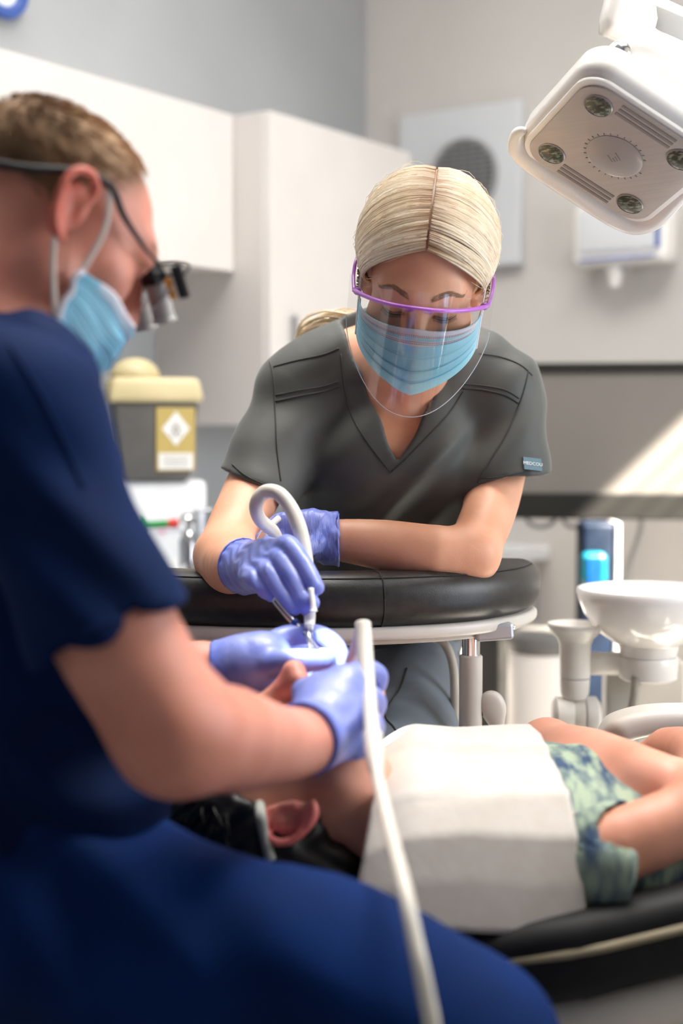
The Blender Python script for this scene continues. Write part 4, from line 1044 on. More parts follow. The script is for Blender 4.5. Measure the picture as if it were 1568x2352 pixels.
for an in (an_l, an_r):
    S = SDF(.006); S.limb([an - Z * .03, Vector((an.x, an.y - .05, .05)), Vector((an.x, an.y - .16, .035))], [.042, .042, .033], .02).cut(lambda X, Y, Zz: .003 - Zz + 0 * X + 0 * Y)
    reparent(add_obj('shoe', S.mesh('shoe'), MT['label_white']), A)

# hair: a base on the skull and combed locks from the parting to the ears
hcx, hr = hA.L(0, -.014, .045), (.0850, .1015, .0905)
S = SDF(.003)
S.ell(hcx, (.0820, .0985, .0868), hA.ax, 0)
S.limb([hA.L(-.055, -.055, .0), hA.L(0, -.09, -.03), hA.L(.055, -.055, .0)], [.03, .034, .03], .02)
fx, fy, fz = hA.lin()
S.cut(lambda X, Y, Zz: np.maximum(fy(X, Y, Zz) * .88 - (fz(X, Y, Zz) + .030 - .012 * np.clip(1 - np.abs(fx(X, Y, Zz)) / .03, 0, 1)) * .475, -.030 - fz(X, Y, Zz)), .004)
hair = reparent(add_obj('hair', S.mesh('hair'), MT['blonde']), A)
me = hair.data; LH = hA.inv(verts(me))
setattrib(me, 'root', np.clip(1.1 - np.abs(LH[:, 0]) / .016, 0, 1) * (LH[:, 2] > .06)); setattrib(me, 'tone', np.zeros(len(LH)))
strands = []
r2 = random.Random(3)
for c_ in range(330):
    s = -1 if c_ % 2 else 1; uc = r2.random() ** .9; tc = r2.random(); wv = r2.uniform(-.03, .03); ph_ = r2.random() * 6; lc_ = r2.random(); ez = r2.random()
    for i in range(9):
        u = min(1, max(0, uc + r2.gauss(0, .012))); lay = min(1, max(0, lc_ + r2.gauss(0, .25)))
        a = Vector((s * (.010 + .022 * r2.random()), .90 - 1.25 * u, .46 + .54 * min(1, u * 1.6))).normalized()
        e = Vector((s * (.95 - .12 * u), .16 - .62 * u, -.72 - .16 * ez + .05 * u + r2.gauss(0, .015))).normalized()
        m_ = ((a + e) * .5 + Vector((s * .44, .10 * (1 - u), .20))).normalized()
        hh = .988 + .030 * lay; pts = []
        tn = min(1, max(0, tc + r2.gauss(0, .14))); n = 13
        for k in range(n):
            t = k / (n - 1)
            d = (a * (1 - t) ** 2 + m_ * 2 * t * (1 - t) + e * t * t).normalized()
            w_ = wv * math.sin(math.pi * min(1, t * 1.2)); d = (d + Vector((0, w_ * math.sin(t * 4 + ph_), w_ * math.cos(t * 3 + ph_)))).normalized()
            lift = hh + .022 * math.sin(math.pi * min(1, t * 1.25)) + .030 * max(0, math.sin(math.pi * min(1, max(0, t - .45) / .5)))
            if t < .12: lift -= .012 * (1 - t / .12)
            pts.append(sph(hcx, hA.ax, tuple(q * lift for q in hr), d))
        strands.append((pts, r2.uniform(.0006, .0011), [tn] * n))
# locks tucked behind the ears into a low tail
for i in range(260):
    s = -1 if i % 2 else 1; y = r2.uniform(-.075, .012); z = r2.uniform(-.022, .02)
    a = hA.L(s * (.083 - .12 * max(0, -y - .02)), y, z); b = hA.L(s * .055, -.085 + r2.uniform(-.01, .01), -.035 + r2.uniform(-.012, .012)); c = hA.L(r2.uniform(-.012, .012), -.105, -.055)
    mid = hA.L(s * (.080 - .1 * max(0, -y - .02)), y - .03, z - .02)
    strands.append(([a.lerp(mid, t) if t < 1 else mid for t in (0, .5, 1)] + [mid.lerp(b, .5), b, b.lerp(c, .5), c], r2.uniform(.001, .0018), r2.random()))
tail0 = hA.L(0, -.105, -.055)
for i in range(120):
    o = Vector((r2.uniform(-.011, .011), r2.uniform(-.011, .011), r2.uniform(-.011, .011)))
    q = catmull([tail0 + o * .4, P(850, 742, 2.02) + o * 1.6, P(770, 742, 2.05) + o * 1.8, P(715, 760, 2.07) + o * 1.5, P(690, 800, 2.085) + o], 1, 3)[0]
    strands.append((q, r2.uniform(.001, .0016), r2.random()))
for i in range(150):       # fly-aways
    s = r2.choice((-1, 1)); d = Vector((s * r2.uniform(.1, 1), r2.uniform(-.3, .6), r2.uniform(-.1, .9))).normalized(); d2 = (d + Vector((s * .35, -.1, -.25))).normalized()
    r2_ = r2.uniform(.02, .085)
    q = [sph(hcx, hA.ax, tuple(w * (1.02 + r2_ * math.sin(t * 3.1)) for w in hr), d.lerp(d2, t)) for t in (0, .25, .5, .75, 1)]
    strands.append((q, .00028, .8))
me, T = strand_mesh('hair_lock', strands)
LT = hA.inv(verts(me)); T = np.array(T)
setattrib(me, 'tone', np.clip(T * .95, 0, 1)); setattrib(me, 'root', np.clip((1.05 - np.abs(LT[:, 0]) / .024), 0, .75) * (LT[:, 2] > .075) * (.4 + .6 * (T < .7)))
lk = reparent(add_obj('hair_lock', me, MT['blonde']), hair); lk['kind'] = 'stuff'

# mask, visor
mk_, fnA = face_mask(hA, A, MT['mask_blue'])
for s in (0, 1):
    p0, p1 = fnA(s, .03), fnA(s, .97); sx = s * 2 - 1
    reparent(tube('ear_loop', [p0, hA.L(sx * .078, .015, .006), hA.L(sx * .082, -.012, .02)], .0012, MT['mask_white'], sides=6), mk_)
    reparent(tube('ear_loop', [p1, hA.L(sx * .078, .008, -.045), hA.L(sx * .082, -.014, -.015)], .0012, MT['mask_white'], sides=6), mk_)
    reparent(tube('side_binding', [Vector(fnA(s, k / 8)) for k in range(9)], .0022, MT['mask_white'], sides=6, sub=0), mk_)
def vis(x, z, d=0):
    a = abs(x) / .086; t = (.05 - z) / .16
    return hA.L(x, .124 + .012 * t - .078 * a ** 2.2 + d, z - .034 * a ** 2 * (1 - .9 * t))
def film_fn(i, j):
    t = j; w = 1 if t < .42 else math.sqrt(max(0.0, 1 - ((t - .42) / .58) ** 2)); x = (i * 2 - 1) * .090 * max(w, .02); return vis(x, .058 - .172 * t)
vz = reparent(grid('visor', film_fn, 48, 40, MT['visor_film'], None, 0), A); vz['label'] = 'clear curved visor film'
bar_pts = [vis((i / 24 * 2 - 1) * .082, .037, .0025) for i in range(25)]
barv = reparent(tube('visor_frame', bar_pts, [.0021 + .0008 * abs(i / 12 - 1) for i in range(25)], MT['visor_purple'], sides=10, sub=0), vz)
for sx in (-1, 1):
    e = bar_pts[-1] if sx > 0 else bar_pts[0]
    reparent(tube('temple_arm', [e, hA.L(sx * .086, .03, .012), hA.L(sx * .086, .008, .020), hA.L(sx * .082, -.02, .018)], [.0026, .0024, .0022, .002], MT['visor_purple'], sides=10), vz)
    reparent(lathe('hinge_button', e + hA.y * .001 - hA.x * sx * .004, [(.0045, -.002), (.0052, 0), (.0045, .002), (.001, .0028)], MT['visor_purple'], None, (hA.x, hA.z, hA.y), 18), vz)
    c = vis(0, .037, .001)
    reparent(tube('nose_pad', [c + hA.x * sx * .004 - hA.z * .001, c + hA.x * sx * .009 - hA.z * .007 - hA.y * .006, c + hA.x * sx * .015 - hA.z * .012 - hA.y * .012], [.002, .0028, .0022], MT['visor_purple'], sides=8), vz)
edge = []
for k in range(41):
    t = .42 + .58 * math.sin(k / 40 * math.pi / 2); w = math.sqrt(max(0.0, 1 - ((t - .42) / .58) ** 2)); edge.append((-.090 * w, .058 - .172 * t))
edge = [vis(x, z) for x, z in edge] + [vis(-x, z) for x, z in edge[::-1][1:]]
reparent(tube('visor_edge', edge, .0005, MT['visor_edge'], sides=5, sub=0), vz)

# gloves
def glove(name, S, par, cuff_p, cuff_d, m='glove'):
    me = S.mesh(name); V = verts(me); d = (V - np.array(cuff_p)) @ np.array(Vector(cuff_d).normalized())
    setattrib(me, 'cuff', np.clip(1 - np.abs(d) / .02, 0, 1) * .7); return reparent(add_obj(name, me, MT[m]), par)
S = SDF(.0016)
S.limb(PL([(562, 1303, 1.700), (590, 1302, 1.672), (612, 1292, 1.650)]), [.0335, .0300, .0290], .01)
for q, r in ([(650, 1260, 1.622), .0135], [(634, 1286, 1.618), .0135], [(606, 1306, 1.618), .013], [(572, 1322, 1.626), .012]):
    S.limb([P(596, 1300, 1.668), P(*q)], [.022, r], .012)
finger_set(S, [([(648, 1258, 1.622), (664, 1252, 1.60), (700, 1298, 1.575), (728, 1350, 1.555)], [.0125, .0112, .0095, .0082]),
               ([(632, 1284, 1.618), (646, 1286, 1.594), (682, 1345, 1.568), (704, 1398, 1.556)], [.0122, .0112, .0095, .0082]),
               ([(604, 1304, 1.618), (617, 1312, 1.594), (648, 1362, 1.574), (676, 1398, 1.562)], [.0118, .0106, .009, .0078]),
               ([(570, 1320, 1.626), (579, 1327, 1.605), (602, 1352, 1.592), (622, 1368, 1.586)], [.0108, .0096, .0082, .0072]),
               ([(620, 1320, 1.650), (660, 1352, 1.60), (692, 1372, 1.568), (716, 1384, 1.548)], [.014, .0125, .011, .0088])], .0035)
cp = P(552, 1300, 1.708); cdv = P(612, 1292, 1.650) - cp
S.cut(plane_cut(cp + cdv.normalized() * .004, -cdv), .002)
S.disp(lambda X, Y, Zz: .0006 * np.sin(X * 420 + Zz * 260 + 2 * np.sin(Y * 160)) * (X < P(620, 1300, 1.64).x))
gA = glove('glove', S, A, cp, cdv)
cuff = [cp + cdv.normalized() * .006 + (Vector((0, 0, 1)) * math.cos(a) + cdv.normalized().cross(Z).normalized() * math.sin(a)) * .0328 for a in [k / 24 * 6.2832 for k in range(25)]]
reparent(tube('glove_cuff', cuff, .0012, MT['glove'], sides=6, sub=0), gA)
S = SDF(.0018)
S.limb(PL([(780, 1240, 1.85), (745, 1238, 1.848), (715, 1228, 1.845)]), [.0345, .030, .031], .012)
S.limb(PL([(715, 1228, 1.845), (660, 1220, 1.84)]), [.034, .030], .015, ((0, .8, .6), .6))
finger_set(S, [([(668, 1205, 1.845), (632, 1212, 1.83), (600, 1238, 1.815)], [.0125, .0105, .0085]), ([(662, 1222, 1.84), (625, 1232, 1.82), (598, 1258, 1.805)], [.0125, .0105, .0085]),
               ([(662, 1240, 1.835), (628, 1252, 1.815), (606, 1276, 1.80)], [.012, .010, .0082]), ([(670, 1255, 1.83), (640, 1270, 1.815), (622, 1288, 1.805)], [.011, .0092, .0078]),
               ([(720, 1245, 1.82), (690, 1268, 1.805), (668, 1282, 1.80)], [.0135, .0115, .009])])
cp = P(776, 1240, 1.85)
S.cut(plane_cut(cp, Vector((1, 0, .05))), .002)
S.disp(lambda X, Y, Zz: -.0022 * np.abs(np.sin(Zz * 95 - X * 70 + 1.2 * np.sin(X * 90))) ** 3 * np.clip((X - P(690, 1240, 1.85).x) / .03, 0, 1) + .0014 * np.sin(Zz * 240) * np.clip((X - P(755, 1240, 1.85).x) / .01, 0, 1))
gA2 = glove('glove', S, A, cp, Vector((1, 0, 0)), 'glove_crease')
cf = [cp + Vector((.0006 * math.sin(k * 2.1), math.cos(a) * .0338, math.sin(a) * .0338 + .0008 * math.sin(k * 1.7))) for k, a in enumerate([k / 30 * 6.2832 for k in range(31)])]
reparent(tube('glove_cuff', cf, .0015, MT['glove'], sides=6, sub=0), gA2)

# suction hose and tip, mirror held in the right glove
hz = PL([(642, 1262, 1.72), (628, 1222, 1.70), (596, 1192, 1.67), (588, 1158, 1.645), (608, 1130, 1.640), (640, 1134, 1.632), (668, 1168, 1.624), (688, 1215, 1.615), (699, 1270, 1.606), (706, 1325, 1.598)])
su = empty('suction_tube', hz[-1], 'thick cream suction hose looping above the blue gloved hand, with a clear tip', 'suction tube')
reparent(tube('hose', hz, [.0075, .0078, .0080, .0082, .0084, .0086, .0086, .0086, .0088, .0086], MT['hose_cream'], sides=18, sub=8), su)
reparent(tube('hose_end', PL([(596, 1240, 1.76), (612, 1215, 1.745), (640, 1190, 1.76)]), [.004, .004, .004], MT['cream_plastic'], sides=10), su)
reparent(tube('suction_handle', PL([(706, 1318, 1.598), (709, 1370, 1.578), (711, 1415, 1.555), (710, 1440, 1.54)]), [.0076, .0072, .0066, .0056], MT['white_plastic'], sides=18), su)
reparent(tube('valve', PL([(714, 1352, 1.545), (719, 1392, 1.535), (720, 1404, 1.533)]), [.003, .003, .0045], MT['white_plastic'], sides=12), su)
reparent(tube('suction_tip', PL([(710, 1438, 1.54), (712, 1470, 1.53), (718, 1510, 1.515), (722, 1556, 1.505)]), [.0060, .0042, .0036, .0034], MT['clear_plastic'], sides=14), su)
mi = empty('mouth_mirror', P(690, 1440, 1.545), 'slim steel mouth mirror held below the blue gloved fingertips', 'dental mirror')
reparent(tube('handle', PL([(632, 1378, 1.575), (660, 1412, 1.562), (694, 1450, 1.548)]), [.0042, .0042, .0036], MT['steel'], sides=14), mi)
reparent(tube('ring_mark', PL([(675, 1426, 1.5555), (682, 1434, 1.5525)]), .0046, MT['blue_plastic'], sides=14, sub=1), mi)
reparent(tube('neck', PL([(694, 1450, 1.548), (722, 1480, 1.53), (738, 1500, 1.515)]), [.0034, .0016, .0014], MT['steel'], sides=10), mi)
reparent(lathe('mirror_head', P(742, 1506, 1.51), [(.009, -.001), (.0105, 0), (.0095, .0014), (.001, .0014)], MT['chrome'], None, (Vector((1, 0, 0)), Vector((0, .8, .6)), Vector((0, -.6, .8))), 24), mi)

# ================================================================== the patient
fp = Vector((-.24, .02, .96)); upp = Vector((-.96, 0, -.24))
hP = Head(P(668, 1866, 1.378) + Vector((.0, .068, .006)), fp, upp, 1.0)
nearx = -1 if hP.x.y > 0 else 1
S = SDF(.0036)
head_prims(S, hP, .98, es=(1.08, .85))
S.limb([hP.L(0, .104, -.020), hP.L(0, .118, -.030)], [.009, .012], .010)
for q in (-1, 1): S.ell(hP.L(q * .013, .108, -.034), (.009, .010, .008), hP.ax, .006)
S.limb([hP.L(0, -.02, -.045), P(860, 1895, 1.50), P(950, 1900, 1.52)], [.054, .050, .060], .03)
S.ell(hP.L(0, .094, -.066), (.020, .020, .010), hP.ax, .006, '-')          # open mouth
def p_torso(S, o, k=.05):
    S.limb([Vector((.085, 1.51, .725)), Vector((.17, 1.51, .730)), Vector((.28, 1.51, .728)), Vector((.40, 1.51, .708)), Vector((.55, 1.51, .702)), Vector((.75, 1.51, .72))], [.120 + o, .155 + o, .152 + o, .135 + o, .135 + o, .14 + o], k, ((0, 0, 1), .47))
p_torso(S, -.012)
S.limb([P(1010, 1850, 1.66), P(1130, 1790, 1.715), P(1256, 1722, 1.70)], [.040, .036, .034], .03)
S.limb(PL([(1256, 1722, 1.70), (1360, 1748, 1.57), (1490, 1790, 1.44), (1640, 1840, 1.39)]), [.034, .036, .031, .026], .02)
S.limb(PL([(1150, 2000, 1.39), (1290, 1972, 1.36), (1430, 1938, 1.338), (1640, 1850, 1.35)]), [.038, .038, .034, .032], .03)
S.limb(PL([(1640, 1850, 1.35), (1660, 1800, 1.50), (1590, 1730, 1.64), (1535, 1722, 1.69)]), [.036, .034, .028, .027], .02)
for i, (x, y) in enumerate(((1500, 1708), (1492, 1722), (1490, 1738), (1500, 1752))): S.limb(PL([(1540, 1716 + i * 8, 1.69), (x, y, 1.70), (x - 26, y + 18, 1.70)]), [.011, .0095, .008], .005)
for i in range(4): S.limb(PL([(1640, 1832 + i * 10, 1.39), (1690, 1850 + i * 9, 1.38), (1722, 1872 + i * 8, 1.37)]), [.011, .0095, .008], .005)
meP = S.mesh('person'); LPp = hP.inv(verts(meP))
setattrib(meP, 'lip', seg_mask(LPp, [(-.018, .086, -.062), (0, .095, -.057), (.018, .086, -.062), (0, .09, -.071), (-.018, .086, -.062)], .006))
setattrib(meP, 'red', np.clip(np.maximum(np.clip((np.abs(LPp[:, 0]) - .078) / .008, 0, 1) * (np.abs(LPp[:, 1]) < .05) * (np.abs(LPp[:, 2]) < .05), seg_mask(LPp, [(0, .108, -.03), (0, .112, -.02)], .018) * .6), 0, 1))
setattrib(meP, 'brow', np.maximum(seg_mask(LPp, [(-.045, .08, .030), (-.015, .098, .031)], .005), seg_mask(LPp, [(.045, .08, .030), (.015, .098, .031)], .005)))
Pt = person(meP, MT['skin_patient'], 'dark-haired patient in a green and blue streaked t-shirt lying in the dental chair')
S = SDF(.0036)
hc = hP.L(0, -.014, .045)
S.ell(hc, (.088, .112, .096), hP.ax, 0)
S.limb([hP.L(nearx * .05, -.06, .04), hP.L(nearx * .045, -.075, -.01), P(820, 1985, 1.455)], [.04, .036, .022], .02)
S.limb([hP.L(-nearx * .05, -.06, .04), hP.L(0, -.08, -.03), P(800, 1990, 1.52)], [.04, .036, .026], .02)
fx, fy, fz = hP.lin()
S.cut(lambda X, Y, Zz: np.minimum(fy(X, Y, Zz) * .74 - (fz(X, Y, Zz) - .022) * .67, fy(X, Y, Zz) + .018), .006)
S.disp(lambda X, Y, Zz: .003 * np.sin(X * 160 + 3 * np.sin(Zz * 70)) * np.sin(Zz * 130 + Y * 90))
ph_ = reparent(add_obj('hair', S.mesh('hair'), MT['patient_hair']), Pt)
st_ = []
r3 = random.Random(9)
for i in range(520):
    d = Vector((r3.uniform(-1, 1), r3.uniform(-1, .35), r3.uniform(-.5, 1))).normalized(); 
    if d.y * .74 * .11 - (d.z * .095 + .045 - .03) * .67 > 0: continue
    d2 = (d + Vector((r3.uniform(-.3, .3), -.25, r3.uniform(-.2, .5)))).normalized()
    st_.append(([sph(hc, hP.ax, tuple(w * (1.0 + .07 * math.sin(t * 2.6)) for w in (.088, .112, .096)), d.lerp(d2, t)) for t in (0, .3, .6, 1)], .0016, 0))
me, _ = strand_mesh('hair_lock', st_); lk = reparent(add_obj('hair_lock', me, MT['patient_hair']), ph_); lk['kind'] = 'stuff'
# t-shirt and shorts
S = SDF(.0045)
p_torso(S, .004)
S.limb(PL([(1130, 2000, 1.40), (1230, 1990, 1.385)]), [.044, .046], .03)
S.limb([P(1000, 1850, 1.65), P(1130, 1800, 1.71)], [.048, .050], .03)
S.cut(lambda X, Y, Zz: .095 - X + .35 * (np.abs(Y - 1.51) - .10) + 0 * Zz, .004)
S.disp(lambda X, Y, Zz: .0025 * np.sin(X * 70 + 2 * np.sin(Y * 30)) * np.sin(Zz * 60))
sh = reparent(add_obj('t_shirt', S.mesh('t_shirt'), MT['streak_shirt']), Pt)
hp0 = P(1428, 1985, 1.34)
S = SDF(.0035)
S.limb(PL([(1200, 2000, 1.392), (1300, 1988, 1.37), (1420, 1978, 1.342), (1490, 1975, 1.336)]), [.034, .047, .056, .056], .03)
S.cut(lambda X, Y, Zz: (X - hp0.x) * .98 + (Zz - hp0.z) * -.17 + 0 * Y, .003)
S.limb(PL([(1370, 1968, 1.345), (1435, 1958, 1.337), (1520, 1940, 1.33)]), [.034, .047, .050], .003, None, '-')
S.disp(lambda X, Y, Zz: .002 * np.sin(X * 60 + 2 * np.sin(Y * 40)) * np.sin(Zz * 70))
reparent(add_obj('sleeve', S.mesh('sleeve'), MT['streak_shirt']), sh)
S = SDF(.006)
S.limb([Vector((.44, 1.50, .704)), Vector((.60, 1.50, .705)), Vector((.85, 1.50, .74))], [.150, .158, .16], .03, ((0, 0, 1), .46))
S.cut(lambda X, Y, Zz: .43 - X + 0 * Y, .01)
S.disp(lambda X, Y, Zz: .004 * np.sin(X * 60 + Y * 40) * np.sin(Zz * 70))
reparent(add_obj('shirt_hem', S.mesh('shirt_hem'), MT['streak_blue']), Pt)
S = SDF(.006)
for s in (-1, 1):
    S.limb([Vector((.80, 1.50 + s * .08, .745)), Vector((1.1, 1.50 + s * .09, .86)), Vector((1.22, 1.5 + s * .09, .90))], [.085, .07, .06], .02)
    S.limb([Vector((1.2, 1.50 + s * .09, .90)), Vector((1.3, 1.50 + s * .09, .90)), Vector((1.55, 1.5 + s * .09, .86))], [.066, .06, .045], .02)
reparent(add_obj('trousers', S.mesh('trousers'), MT['denim']), Pt)

# paper bib: a folded sheet over the chest
prof = [(1.668, .770), (1.645, .797), (1.58, .816), (1.51, .820), (1.44, .808), (1.358, .798), (1.320, .764), (1.304, .724), (1.292, .683)]
def bib_fn(i, j):
    k = j * (len(prof) - 1); a = min(int(k), len(prof) - 2); t = k - a
    y = prof[a][0] + (prof[a + 1][0] - prof[a][0]) * t; z = prof[a][1] + (prof[a + 1][1] - prof[a][1]) * t
    x0 = .042 - .040 * j + .012 * math.sin(j * 3.14); x1 = P(1187, 1727, 1.64).x + (P(1335, 2115, 1.33).x - P(1187, 1727, 1.64).x) * j
    x = x0 + (x1 - x0) * i
    n = .0035 * math.sin(i * 5 + j * 7) * (1 - abs(2 * i - 1)) + .004 * math.exp(-((j - .40 - .05 * i) / .016) ** 2) - .004 * math.exp(-((j - .425 - .05 * i) / .016) ** 2) * min(1, i * 2) - .005 * math.exp(-((j - .66 + .07 * i) / .02) ** 2) * min(1, i * 1.6)
    if i < .25: z -= .025 * ((.25 - i) / .25) ** 1.5 * (1 - .4 * j)
    return Vector((x, y, z + n))
bib = tag(grid('bib', bib_fn, 40, 64, MT['paper'], None, .0012), 'white folded paper bib spread over the chest of the patient', 'bib')
bPh = bvh_of(ph_)
cq = on(bPh, dense([(590, 1796), (596, 1850), (604, 1905), (622, 1976)], 5), .006)
if len(cq) > 3: tag(tube('cord', cq, .0052, MT['cord_grey'], sides=10, sub=2), 'pale grey cord crossing the dark hair beside the ear of the patient', 'cord')

# ================================================================== the man in navy scrubs
pi, ps = R(33), R(30)
hD = Head(P(176, 492, 1.235) + Vector((-.0385, .0665, 0)), (math.cos(pi) * math.cos(ps), math.cos(pi) * math.sin(ps), -math.sin(pi)), (math.sin(pi) * math.cos(ps), math.sin(pi) * math.sin(ps), math.cos(pi)), 1.0)
S = SDF(.004)
head_prims(S, hD, 1.04, crown=.79, back=.95)
S.limb([hD.L(0, -.03, -.03), hD.L(0, -.055, -.10), P(-60, 850, 1.28)], [.058, .058, .066], .03)
S.limb([hD.L(0, .02, -.075), P(30, 800, 1.26)], [.036, .05], .03)
def d_torso(S, o, k=.05):
    S.limb(PL([(-70, 985, 1.28), (-10, 1130, 1.29), (40, 1400, 1.29), (95, 1700, 1.28), (110, 1950, 1.27), (90, 2120, 1.27)]), [.098 + o, .140 + o, .142 + o, .135 + o, .14 + o, .15 + o], k, ((math.cos(ps), math.sin(ps), 0), .74))
    S.limb([P(-70, 895, 1.27), P(0, 905, 1.20), P(36, 950, 1.145)], [.062 + o, .060 + o, .058 + o], k)
    S.limb([P(-60, 895, 1.27), P(-60, 930, 1.38), P(-20, 975, 1.45)], [.062 + o, .062 + o, .062 + o], k)
d_torso(S, -.015)
S.limb(PL([(44, 950, 1.14), (135, 1180, 1.12), (278, 1480, 1.10), (402, 1682, 1.105)]), [.054, .054, .050, .046], .03)
S.limb(PL([(408, 1686, 1.105), (520, 1698, 1.17), (630, 1710, 1.255), (712, 1702, 1.325)]), [.046, .045, .0355, .030], .025)
S.limb(PL([(-20, 965, 1.45), (40, 1250, 1.50), (150, 1560, 1.50)]), [.054, .050, .045], .03)
S.limb(PL([(150, 1560, 1.50), (300, 1560, 1.52), (500, 1535, 1.52)]), [.045, .042, .029], .025)
S.disp(lambda X, Y, Zz: -.003 * np.exp(-(((X - P(430, 1650, 1.1).x) / .02) ** 2 + ((Zz - P(430, 1660, 1.1).z) / .035) ** 2)) * (Y < 1.12))
meD = S.mesh('person'); LD = hD.inv(verts(meD))
front = LD[:, 1]; 
setattrib(meD, 'stub', np.clip((LD[:, 2] - .02 - .55 * LD[:, 1]) / .03, 0, 1) * np.clip((.062 - LD[:, 1]) / .02, 0, 1) * .8)
setattrib(meD, 'red', np.clip((np.abs(LD[:, 0]) - .079) / .006, 0, 1) * (np.abs(LD[:, 1]) < .05) * (LD[:, 2] > -.04) * (LD[:, 2] < .06) * .85)
setattrib(meD, 'brow', np.maximum(seg_mask(LD, [(-.045, .08, .030), (-.015, .098, .031)], .004), seg_mask(LD, [(.045, .08, .030), (.015, .098, .031)], .004)) * .7)
D = person(meD, MT['skin_pink'], 'balding man in navy scrubs with magnifying loupes, working on the patient')
# scrub top
S = SDF(.0045)
d_torso(S, .004)
S.limb(PL([(-20, 965, 1.45), (30, 1230, 1.49), (80, 1400, 1.50)]), [.066, .066, .064], .03)
S.limb([P(20, 920, 1.165), P(40, 990, 1.15)], [.062, .060], .04)
S.limb([hD.L(0, -.05, -.085), P(-50, 800, 1.28)], [.066, .076], .004, None, '-')
def dfold(X, Y, Zz):
    return (.004 * np.sin((X * .6 + Zz) * 55 + 3 * np.sin(X * 14 + Zz * 8)) + .007 * np.sin(Zz * 62 + X * 26 + 2 * np.sin(X * 22)) * np.clip((.93 - Zz) / .08, 0, 1)) + 0 * Y
S.disp(dfold)
dt_ = reparent(add_obj('scrub_top', S.mesh('scrub_top'), MT['scrub_navy']), D)
S = SDF(.004)
S.limb([P(-60, 905, 1.25), P(0, 915, 1.19), P(40, 955, 1.14)], [.060, .062, .064], .03)
S.limb(PL([(40, 950, 1.14), (112, 1150, 1.125), (195, 1330, 1.11), (268, 1490, 1.10)]), [.064, .064, .064, .065], .03)
sp, sn = P(266, 1448, 1.105), (P(290, 1490, 1.10) - P(210, 1290, 1.115)).normalized(); sn = Vector((sn.x + .02, 0, sn.z)).normalized()
S.cut(lambda X, Y, Zz: (X - sp.x) * sn.x + (Zz - sp.z) * sn.z + 0 * Y, .004)
S.limb(PL([(230, 1390, 1.108), (272, 1490, 1.10), (310, 1560, 1.10)]), [.050, .058, .060], .004, None, '-')
S.disp(lambda X, Y, Zz: .0030 * np.sin((X * .55 + Zz) * 62 + 3 * np.sin(X * 16 + Zz * 9)) * np.clip((1.19 - Zz) / .1, .15, 1) + 0 * Y)
sl_ = reparent(add_obj('sleeve', S.mesh('sleeve'), MT['scrub_navy']), dt_)
bD = bvh_of(sl_)
seam('sleeve_seam', [(20, 790), (90, 900), (150, 1020), (190, 1120)], dt_, 'scrub_navy', .0016, bD)
seam('hem_seam', [(150, 1470), (230, 1440), (310, 1405), (390, 1365)], dt_, 'scrub_navy', .0018, bD)
# trousers and shoes
S = SDF(.006)
S.limb(PL([(90, 2080, 1.27), (85, 2160, 1.27)]), [.150, .155], .05, ((math.cos(ps), math.sin(ps), 0), .78))
kD = P(1085, 2405, 1.13); kE = P(560, 2290, 1.86)
S.limb([P(140, 2140, 1.18), P(620, 2195, 1.15), P(890, 2290, 1.14), kD], [.092, .080, .074, .068], .05)
S.limb([P(90, 2120, 1.38), P(260, 2200, 1.62), kE], [.092, .080, .066], .05)
aD, aE = Vector((kD.x - .10, 1.16, .10)), Vector((kE.x - .02, 1.84, .10))
S.limb([kD, kD.lerp(aD, .4), aD], [.067, .063, .05], .03); S.limb([kE, kE.lerp(aE, .4), aE], [.066, .062, .05], .03)
S.disp(lambda X, Y, Zz: .0045 * np.sin(X * 40 + Zz * 30 + 2 * np.sin(Y * 25 + X * 12)) * np.exp(-((X + .18) / .16) ** 2) * 1.4 + .0022 * np.sin(X * 28 + Zz * 60))
dtr = reparent(add_obj('trousers', S.mesh('trousers'), MT['trouser_blue']), D)
for an in (aD, aE):
    S = SDF(.006); S.limb([an - Z * .03, Vector((an.x + .05, an.y, .05)), Vector((an.x + .17, an.y + .02, .036))], [.046, .045, .035], .02).cut(lambda X, Y, Zz: .003 - Zz + 0 * X + 0 * Y)
    reparent(add_obj('shoe', S.mesh('shoe'), MT['label_white']), D)
# short hair
S = SDF(.0035)
S.ell(hD.L(0, -.010, .0365), (.0755, .0915, .0680), hD.ax, 0)
fx, fy, fz = hD.lin()
S.cut(lambda X, Y, Zz: np.maximum(fy(X, Y, Zz) * .80 - (fz(X, Y, Zz) - .030) * .60, fy(X, Y, Zz) - .036), .006)
S.cut(lambda X, Y, Zz: -.035 - fz(X, Y, Zz), .01)
S.ell(hD.L(.0, .0, 0), (.10, .024, .040), hD.ax, .006, '-')
dh = reparent(add_obj('hair', S.mesh('hair'), MT['man_hair']), D)
LX = hD.inv(verts(dh.data)); setattrib(dh.data, 'front', np.clip((LX[:, 1] + .02) / .07, 0, 1) * .8)
st_ = []
hcD, hrD = hD.L(0, -.010, .0365), (.0755, .0915, .0680)
for i in range(2600):
    d = Vector((r3.uniform(-1, 1), r3.uniform(-1, .75), r3.uniform(-.6, 1))).normalized()
    y, z = -.010 + d.y * .0915, .0365 + d.z * .0680
    if y * .8 - (z - .03) * .6 > 0 or y > .030 or z < -.03 or (abs(y) < .026 and z < .042): continue
    d2 = (d + Vector((0, .14, -.06))).normalized()
    st_.append(([sph(hcD, hD.ax, tuple(w * (1 + .055 * t) for w in hrD), d.lerp(d2, t)) for t in (0, .5, 1)], .0007, max(0, min(.8, (y + .02) / .07))))
me, T = strand_mesh('hair_lock', st_); setattrib(me, 'front', T); lk = reparent(add_obj('hair_lock', me, MT['man_hair']), dh); lk['kind'] = 'stuff'
